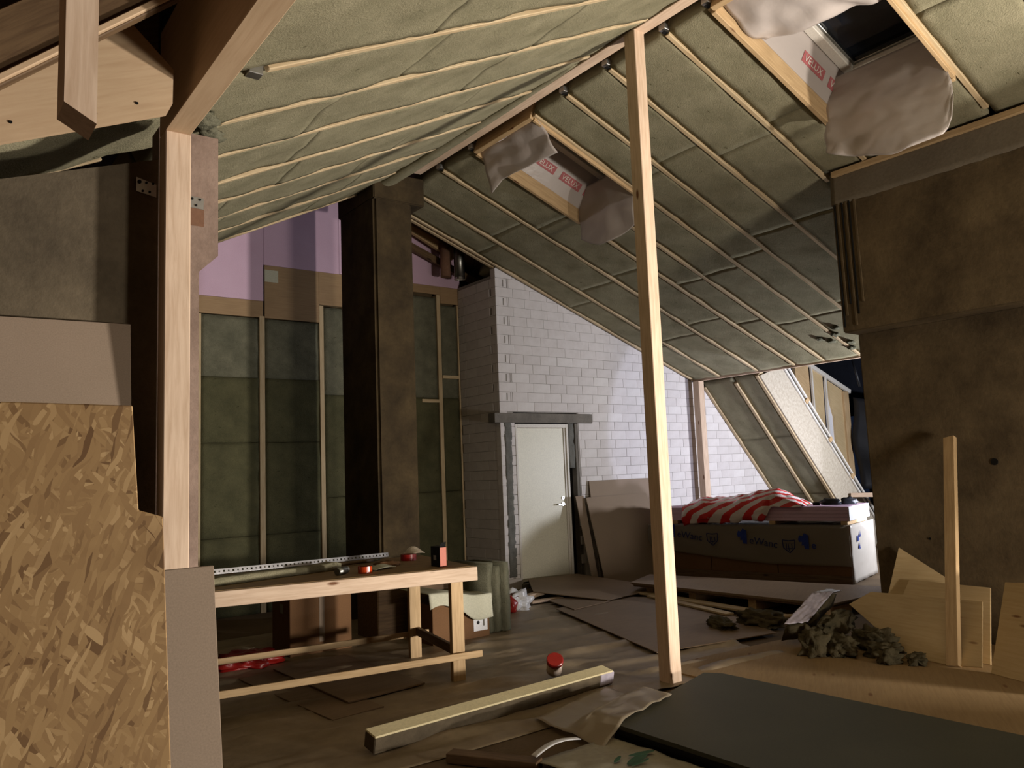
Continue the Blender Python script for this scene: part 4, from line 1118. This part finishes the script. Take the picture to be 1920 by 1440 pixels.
for i, (x, y, sx, sy, r_) in enumerate(((2.98, 3.02, 0.10, 0.028, 0.3), (3.05, 3.06, 0.08, 0.02, -0.2), (2.90, 3.08, 0.05, 0.012, 0.5), (2.95, 2.97, 0.07, 0.010, 0.1))):
    vs = [(sx * math.cos(q * math.pi / 7), sy * math.sin(q * math.pi / 7), 0) for q in range(14)]
    me = mesh_from('green_print', vs, [list(range(14))])
    o = link('green_print', me, 'green_print', t, Matrix.Translation((x, y, 0.062 + 0.001 * i)) @ Matrix.Rotation(r_, 4, 'Z'))
    md = o.modifiers.new('thickness', 'SOLIDIFY'); md.thickness = 0.0008
t = sheet('strap', lambda a, b: (2.60 + 0.34 * a, 3.40 + 0.04 * a - 0.045 * b + 0.02 * math.sin(3 * a), 0.075 + 0.02 * math.sin(3 * a)), 14, 3, 'white_plastic', None, 0.003); tag(t, 'glossy white strap along the edge of the packing film', 'strap')
t = beam('timber_offcut', (2.36, 3.80, 0.03), (2.62, 3.36, 0.03), 0.09, 0.05, 'timber_old', None); tag(t, 'brown timber offcut poking in at the bottom edge', 'timber')

# long board strip with foil end on the floor
st = empty('insulation_strip', (3.05, 4.28, 0)); tag(st, 'long strip of insulation board with a pale top and foil end on the floor', 'insulation strip')
sa, sb = V((2.085, 4.19, 0)), V((4.0, 4.31, 0))
d_ = (sb - sa).normalized(); p_ = V((-d_.y, d_.x, 0))
sup = V((0, -0.20, 1))
f = frame((sa + sb) / 2 + V((0, 0, 0.066)), d_, sup)
link('strip_body', box_mesh('strip_body', (sb - sa).length, 0.11, 0.09, 0.006), 'concrete_grey', st, f)
f = frame((sa + sb) / 2 + V((0, -0.010, 0.1155)), d_, sup)
link('strip_facing', box_mesh('strip_facing', (sb - sa).length, 0.112, 0.012, 0.004), 'facing', st, f)
f = frame(sb - d_ * 0.06 + V((0, 0, 0.072)), d_, sup)
link('foil_end', box_mesh('foil_end', 0.14, 0.118, 0.085, 0.006), 'foil', st, f)
jr = empty('jar', (3.85, 4.71, 0.02)); tag(jr, 'jar with a dark red lid on the floor behind the insulation strip', 'jar')
jd = V((-0.35, -0.55, 0.75)).normalized()
j0 = V((3.87, 4.74, 0.05))
cyl('jar_body', j0, j0 + jd * 0.10, 0.058, 'jar_plastic', jr, 28, bev=0.006)
cyl('lid', j0 + jd * 0.10, j0 + jd * 0.135, 0.062, 'red_plastic', jr, 28, bev=0.005)

# ------------------------------------------------------------------ gypsum by the door
def lean(name, pts, th, mat, lab, cat):
    t = plate(name, pts, th, mat, None, back=(0, 1, 0), bev=0.001); return tag(t, lab, cat)
lean('gypsum_board', [(7.72, 8.34, 0.0), (8.95, 8.34, 0.0), (8.97, 8.53, 1.36), (7.76, 8.53, 1.36)], 0.0125, 'gypsum', 'rearmost gypsum board on the block wall, its top showing above', 'gypsum board')
lean('gypsum_board', [(7.34, 8.08, 0.0), (7.44, 8.07, 0.0), (7.58, 8.47, 1.16), (7.44, 8.47, 1.16)], 0.0125, 'gypsum', 'narrow gypsum offcut leaning by the door frame', 'gypsum board')
lean('gypsum_board', [(7.385, 7.88, 0.0), (8.62, 7.90, 0.0), (8.80, 8.42, 1.15), (7.58, 8.42, 1.13)], 0.0125, 'gypsum', 'front gypsum board leaning on the block wall right of the door', 'gypsum board')

# ------------------------------------------------------------------ low pallet with boards
lp = empty('low_pallet', (7.4, 5.8, 0)); tag(lp, 'low pallet with hardboard sheets in front of the wrapped pack', 'pallet')
PLT = [(6.93, 6.98), (7.60, 7.30), (8.35, 4.40), (7.02, 4.42)]
def quad(z, g=0.0):
    cx = sum(p[0] for p in PLT) / 4; cy = sum(p[1] for p in PLT) / 4
    return [(x + (cx - x) * g, y + (cy - y) * g, z) for x, y in PLT]
plate('hardboard_sheet', quad(0.165), 0.012, 'hardboard', lp, back=(0, 0, -1))
plate('hardboard_sheet', quad(0.152, 0.01), 0.012, 'hardboard', lp, back=(0, 0, -1))
plate('pallet_deck', quad(0.139, 0.03), 0.02, 'timber_old', lp, back=(0, 0, -1))
for y in (4.55, 5.35, 6.15, 6.8):
    beam('pallet_block', (7.06, y, 0.06), (7.50, y, 0.06), 0.10, 0.118, 'timber_warm', lp)
    beam('pallet_block', (7.75, y, 0.06), (8.0, y, 0.06), 0.10, 0.118, 'timber_warm', lp) if y < 6 else None
for i, (a, b, w, lab) in enumerate((((6.98, 6.85), (6.74, 4.72), 0.14, 'pale board lying along the front of the low pallet'), ((6.86, 6.6), (6.50, 5.2), 0.10, 'second pale board on the floor beside the hardboard sheet'), ((6.45, 4.98), (6.86, 4.66), 0.07, 'short pale lath at the end of the low pallet'))):
    t = beam('loose_board', (a[0], a[1], 0.05 + 0.002 * i), (b[0], b[1], 0.05 + 0.002 * i), w, 0.02, 'timber_rafter', None); tag(t, lab, 'board')
t = sheet('film_scrap', lambda a, b: (7.5 + 0.26 * a, 4.75 + 0.16 * b, 0.172 + 0.02 * abs(noise.noise(V((a * 5, b * 5, 3))))), 10, 6, 'white_plastic', None, 0.002); tag(t, 'white plastic scrap lying on the low pallet', 'film')

# ------------------------------------------------------------------ wrapped pack on pallet
WO = V((9.21, 5.47, 0)); wu = V((8.60 - 9.22, 7.78 - 5.49, 0)).normalized(); wv = V((wu.y, -wu.x, 0))
def W(a, b, z): return WO + wu * a + wv * b + V((0, 0, z))     # a towards the block wall, b away from the viewer
WL, WD = 2.75, 1.15
wp = empty('wrapped_pack', W(WL / 2, WD / 2, 0)); tag(wp, 'pallet pack wrapped in clear film with blue marks', 'pack')
def wbox(name, a0, a1, b0, b1, z0, z1, mat, parent, bev=0.004):
    f = frame(W((a0 + a1) / 2, (b0 + b1) / 2, (z0 + z1) / 2), wu)
    return link(name, box_mesh(name, a1 - a0, b1 - b0, z1 - z0, bev), mat, parent, f)
wbox('pallet_base', 0.02, WL, 0.02, WD, 0.0, 0.10, 'timber_old', wp)
for k in range(3):
    wbox('carton', 0.02 + k * 0.91, 0.92 + k * 0.91, 0.02, WD, 0.10, 0.70, 'cardboard', wp)
def wrap_front(a, b):
    sag = 0.30 + 0.16 * math.sin(math.pi * a) + 0.05 * a
    bow = 0.02 * math.sin(math.pi * b)
    p = W(WL * a, -0.012 - 0.012 * math.sin(b * 3) - 0.008 * noise.noise(V((a * 9, b * 5, 2))), 0)
    z0 = 0.22 + 0.28 * max(0, a - 0.35) ** 1.2
    return V((p.x, p.y, 0.715 - (0.715 - z0) * b))
sheet('wrap', wrap_front, 40, 12, 'wrap_film', wp, 0.0015)
sheet('wrap', lambda a, b: W(-0.012 + 0.01 * noise.noise(V((a * 7, b * 7, 4))), -0.01 + (WD * 0.95) * a, 0.72 - 0.70 * b), 14, 14, 'wrap_film_white', wp, 0.0015)
sheet('wrap', lambda a, b: W(WL * a, 0.0 + WD * b, 0.712), 4, 4, 'wrap_film', wp, 0.0015)
# blue prints on the film: leafy shape, word, shield
def print_poly(pts2, a0, z0, s, mat):
    n = -wv
    P = [W(a0 - x * s, -0.046, z0 + y * s) for x, y in pts2]
    return plate('printed_mark', P, 0.0012, mat, wp, back=wv)
leaf = [(0.0, 0.62), (0.10, 0.86), (0.28, 0.80), (0.40, 1.0), (0.66, 0.86), (0.66, 0.0), (0.40, 0.02), (0.34, 0.26), (0.20, 0.22), (0.24, 0.45), (0.06, 0.44)]
def shield(a0, z0, s):
    out = [(0, 1), (0.5, 0.94), (1, 1), (0.95, 0.4), (0.55, 0.0), (0.05, 0.4)]
    for i in range(6):
        p, q = out[i], out[(i + 1) % 6]
        beam('printed_mark', W(a0 - p[0] * s, -0.046, z0 + p[1] * s), W(a0 - q[0] * s, -0.046, z0 + q[1] * s), 0.0012, 0.012, 'navy_print', wp, wv.cross(V((0, 0, 1))))
    for p, q in (((0.08, 0.72), (0.92, 0.72)), ((0.3, 0.72), (0.3, 0.3)), ((0.3, 0.3), (0.75, 0.35)), ((0.75, 0.35), (0.72, 0.7)), ((0.45, 0.7), (0.5, 0.15))):
        beam('printed_mark', W(a0 - p[0] * s, -0.046, z0 + p[1] * s), W(a0 - q[0] * s, -0.046, z0 + q[1] * s), 0.0012, 0.010, 'navy_print', wp, wv.cross(V((0, 0, 1))))
for a0, z0, full_ in ((2.45, 0.54, True), (1.42, 0.47, True), (0.62, 0.42, False)):
    print_poly(leaf, a0, z0, 0.20, 'blue_print')
    nrm = -wv; rd = (-wu + V((0, 0, -0.14 if full_ else 0))).normalized()
    text('lettering', 'eWanc' if full_ else 'e', W(a0 - 0.16, -0.047, z0 + 0.01), rd, nrm, 0.13, 'navy_print' if full_ else 'blue_print', wp)
    if full_: shield(a0 - 0.60, z0 - 0.10, 0.16)
for pts2 in ([(0, 0), (0.5, 0.1), (0.35, 0.5), (0.1, 0.45)], [(0.6, 0.3), (1.0, 0.35), (0.9, 0.8)], [(0.2, -0.5), (0.7, -0.6), (0.5, -0.1)]):
    plate('printed_mark', [W(-0.026, 0.22 + x * 0.16, 0.50 + y * 0.16) for x, y in pts2], 0.001, 'blue_print', wp, back=wu)
# spacers and pink boards on top
pk = empty('pink_board_stack', W(1.2, 0.6, 0.72)); tag(pk, 'stack of pink foam boards with a white end on the wrapped pack', 'board stack')
wbox('spacer', 0.02, 0.10, 0.02, 0.9, 0.717, 0.765, 'timber_warm', pk)
wbox('spacer', 0.92, 1.00, 0.02, 0.9, 0.717, 0.765, 'timber_warm', pk)
wbox('spacer', 2.3, 2.38, 0.02, 0.9, 0.717, 0.765, 'timber_warm', pk)
for k in range(4):
    wbox('foam_board', 0.004 + 0.003 * (k % 2), 2.6, 0.03 + 0.003 * (k % 2), 0.95, 0.765 + 0.044 * k, 0.808 + 0.044 * k, 'pink_foam', pk, 0.003)
wbox('white_end', -0.006, 0.004, 0.03, 0.95, 0.767, 0.939, 'white_plastic', pk, 0.001)
ZP = 0.942
# striped bag
def bag_fn(a, b):                       # a along the pack, b from the back over the top and down the front
    al = 2.18 - 1.62 * a
    hang = 1.0 if al > 1.05 else max(0.0, 1 - (1.05 - al) / 0.12)
    top = 0.075 + 0.17 * a ** 1.1 - (0.16 * (a - 0.78) / 0.22 if a > 0.78 else 0) + 0.02 * math.sin(11 * a)
    e = math.sqrt(max(0.0, min(1, a / 0.05, (1 - a) / 0.08)))
    back = 0.50 + 0.06 * math.sin(7 * a)
    if b < 0.6:
        q = b / 0.6
        y = back * (1 - q) - 0.02 * q
        z = ZP + 0.006 + top * e * math.sin(math.pi * min(1, 0.04 + 0.80 * q)) ** 0.6
    else:
        q = (b - 0.6) / 0.4
        zs = ZP + 0.006 + top * e * math.sin(math.pi * 0.84) ** 0.6
        drop = (0.26 + 0.07 * a + 0.02 * math.sin(8 * a)) * hang + (zs - ZP - 0.004) * (1 - hang)
        y = -0.02 - 0.055 * math.sin(math.pi * q) * hang - 0.01 + 0.03 * (1 - hang) * (1 - q)
        z = zs - drop * q
    n1 = noise.fractal(V((al * 5, y * 7, z * 7)), 1.0, 2.0, 4)
    p = W(al, y - (abs(n1) * 0.020 if y < 0.0 else 0), 0)
    z2 = z + n1 * 0.035
    return V((p.x, p.y, max(z2, ZP + 0.004) if y > -0.015 else z2))
t = sheet('striped_bag', bag_fn, 60, 36, 'striped_plastic', None, 0.003); tag(t, 'red and white striped plastic bag slumped over the pink boards', 'bag')
tl = empty('power_tool', W(0.22, 0.30, ZP)); tag(tl, 'black hand tool lying at the end of the pink boards', 'tool')
blob('tool_body', W(0.26, 0.22, ZP + 0.042), (0.13, 0.05, 0.055), 'membrane', tl, 3, 0.3, 2.5, 1.0, math.atan2(wu.y, wu.x))
blob('tool_grip', W(0.06, 0.30, ZP + 0.045), (0.10, 0.045, 0.06), 'membrane', tl, 3, 0.3, 2.5, 5.0, math.atan2(wu.y, wu.x) + 0.5)
cyl('tool_nose', W(0.38, 0.16, ZP + 0.03), W(0.46, 0.15, ZP + 0.03), 0.022, 'black', tl, 14)
for i, (a, b, m_, lab) in enumerate(((0.80, 0.10, 'timber_old', 'small dark wood chip on the pink boards near the bag'), (1.02, 0.06, 'timber', 'small pale wood chip at the edge of the bag'), (0.60, 0.28, 'wool', 'wool crumb in the middle of the pink boards'))):
    t = blob('offcut', W(a, b, ZP + 0.012), (0.05 + 0.04 * (i == 2), 0.03 + 0.03 * (i == 2), 0.016), m_, None, 2, 0.4, 3, i * 1.9); tag(t, lab, 'offcut')

# ------------------------------------------------------------------ plywood offcuts by the shaft
lean2 = lambda name, pts, lab: tag(plate(name, pts, 0.012, 'plywood', None, back=(1, 0, 0), bev=0.001), lab, 'plywood')
lean2('plywood_offcut', [(6.44, 3.66, 0.02), (6.60, 3.05, 0.02), (6.88, 3.25, 0.50), (6.90, 3.655, 0.745)], 'pointed triangular plywood offcut leaning on the concrete shaft')
lean2('plywood_offcut', [(6.30, 3.55, 0.02), (6.22, 2.70, 0.02), (6.68, 2.84, 0.485), (6.72, 3.50, 0.505)], 'wide plywood offcut standing behind the leaning batten')
lean2('plywood_offcut', [(6.08, 3.22, 0.02), (6.02, 2.90, 0.02), (6.03, 2.66, 0.02), (6.42, 2.78, 0.40), (6.50, 3.74, 0.43), (6.46, 3.90, 0.29)], 'slanted plywood offcut in front, its corner over the wool pile')
lean2('plywood_offcut', [(5.98, 2.60, 0.02), (5.72, 1.9, 0.02), (6.40, 1.9, 0.60), (6.55, 2.72, 0.605)], 'plywood panel leaning at the right edge')
t = beam('batten', (6.00, 2.855, 0.02), (6.86, 3.115, 1.66), 0.09, 0.045, 'timber_warm', None, (-0.85, 0.1, 0.4)); tag(t, 'single timber batten leaning on the concrete shaft', 'batten')

# ------------------------------------------------------------------ wool debris
fo = empty('foil_faced_batt', (6.25, 4.2, 0)); tag(fo, 'torn wool batt with silver foil facing tilted on the debris pile', 'wool batt')
q0, q1, q2, q3 = V((5.753, 4.064, 0.17)), V((5.975, 3.979, 0.17)), V((6.61, 4.09, 0.35)), V((6.36, 4.17, 0.35))
slab('wool_body', q0, q1 - q0, q3 - q0, 0.13, 'wool_debris', fo, 0.025, 0.02, 0.01, 31, 8, 0.02, up=(0, 0, 1))
blob('torn_edge', V((6.25, 3.90, 0.13)), (0.30, 0.06, 0.11), 'wool_debris', fo, 4, 0.5, 2.6, 3.3, 0.12, squash=0.8)
def foil_fn(a, b):
    p = q0 + (q1 - q0) * a * 0.96 + (q3 - q0) * b * 0.96
    return p + V((-0.1, -0.1, 0.98)) * (0.03 + 0.012 * noise.noise(V((a * 6, b * 6, 3))))
sheet('foil_facing', foil_fn, 16, 16, 'foil', fo, 0.002)
chunks = [((5.68, 3.74, 0.09), (0.11, 0.09, 0.12), 'pale wool chunk standing in front of the foil-faced batt'), ((5.84, 3.62, 0.07), (0.14, 0.10, 0.085), 'lumpy wool chunk in the middle of the debris pile'),
          ((6.12, 3.50, 0.11), (0.16, 0.08, 0.10), 'dark wool chunk at the back of the debris pile'), ((5.97, 3.34, 0.06), (0.12, 0.08, 0.06), 'wool chunk under the slanted plywood edge'),
          ((5.80, 3.22, 0.05), (0.08, 0.07, 0.06), 'small pale wool chunk right of the debris pile'), ((5.93, 3.08, 0.035), (0.10, 0.06, 0.04), 'wool scrap at the right tip of the debris pile'),
          ((6.02, 4.92, 0.04), (0.20, 0.09, 0.06), 'flat dark wool scrap left of the foil-faced batt'), ((6.35, 4.74, 0.06), (0.20, 0.13, 0.09), 'wool heap behind the foil-faced batt')]
for i, (p, s, lab) in enumerate(chunks):
    t = blob('wool_chunk', (p[0], p[1], s[2] * 0.55 + 0.02), s, 'wool_debris', None, 4, 0.55, 2.1, i * 5.3 + 1, i * 0.7, squash=0.75); tag(t, lab, 'wool scrap', 'wool scraps on the debris pile')

# unseen pile of boards, added between the lamp and room to shade the floor
bp = empty('added_shade_pile', (5.65, -0.15, 0)); tag(bp, 'unseen pile of boards added beside the lamp to shade the floor', 'light blocker')
for k in range(6):
    j = 0.01 * math.sin(k * 2.3)
    plate('gypsum_board', [(5.05 + j, -0.80, 0.06 * (k + 1)), (5.50 + j, -1.15, 0.06 * (k + 1)), (6.50 + j, 0.20, 0.06 * (k + 1)), (6.16 + j, 0.50, 0.06 * (k + 1))], 0.0595, 'gypsum', bp, back=(0, 0, -1))
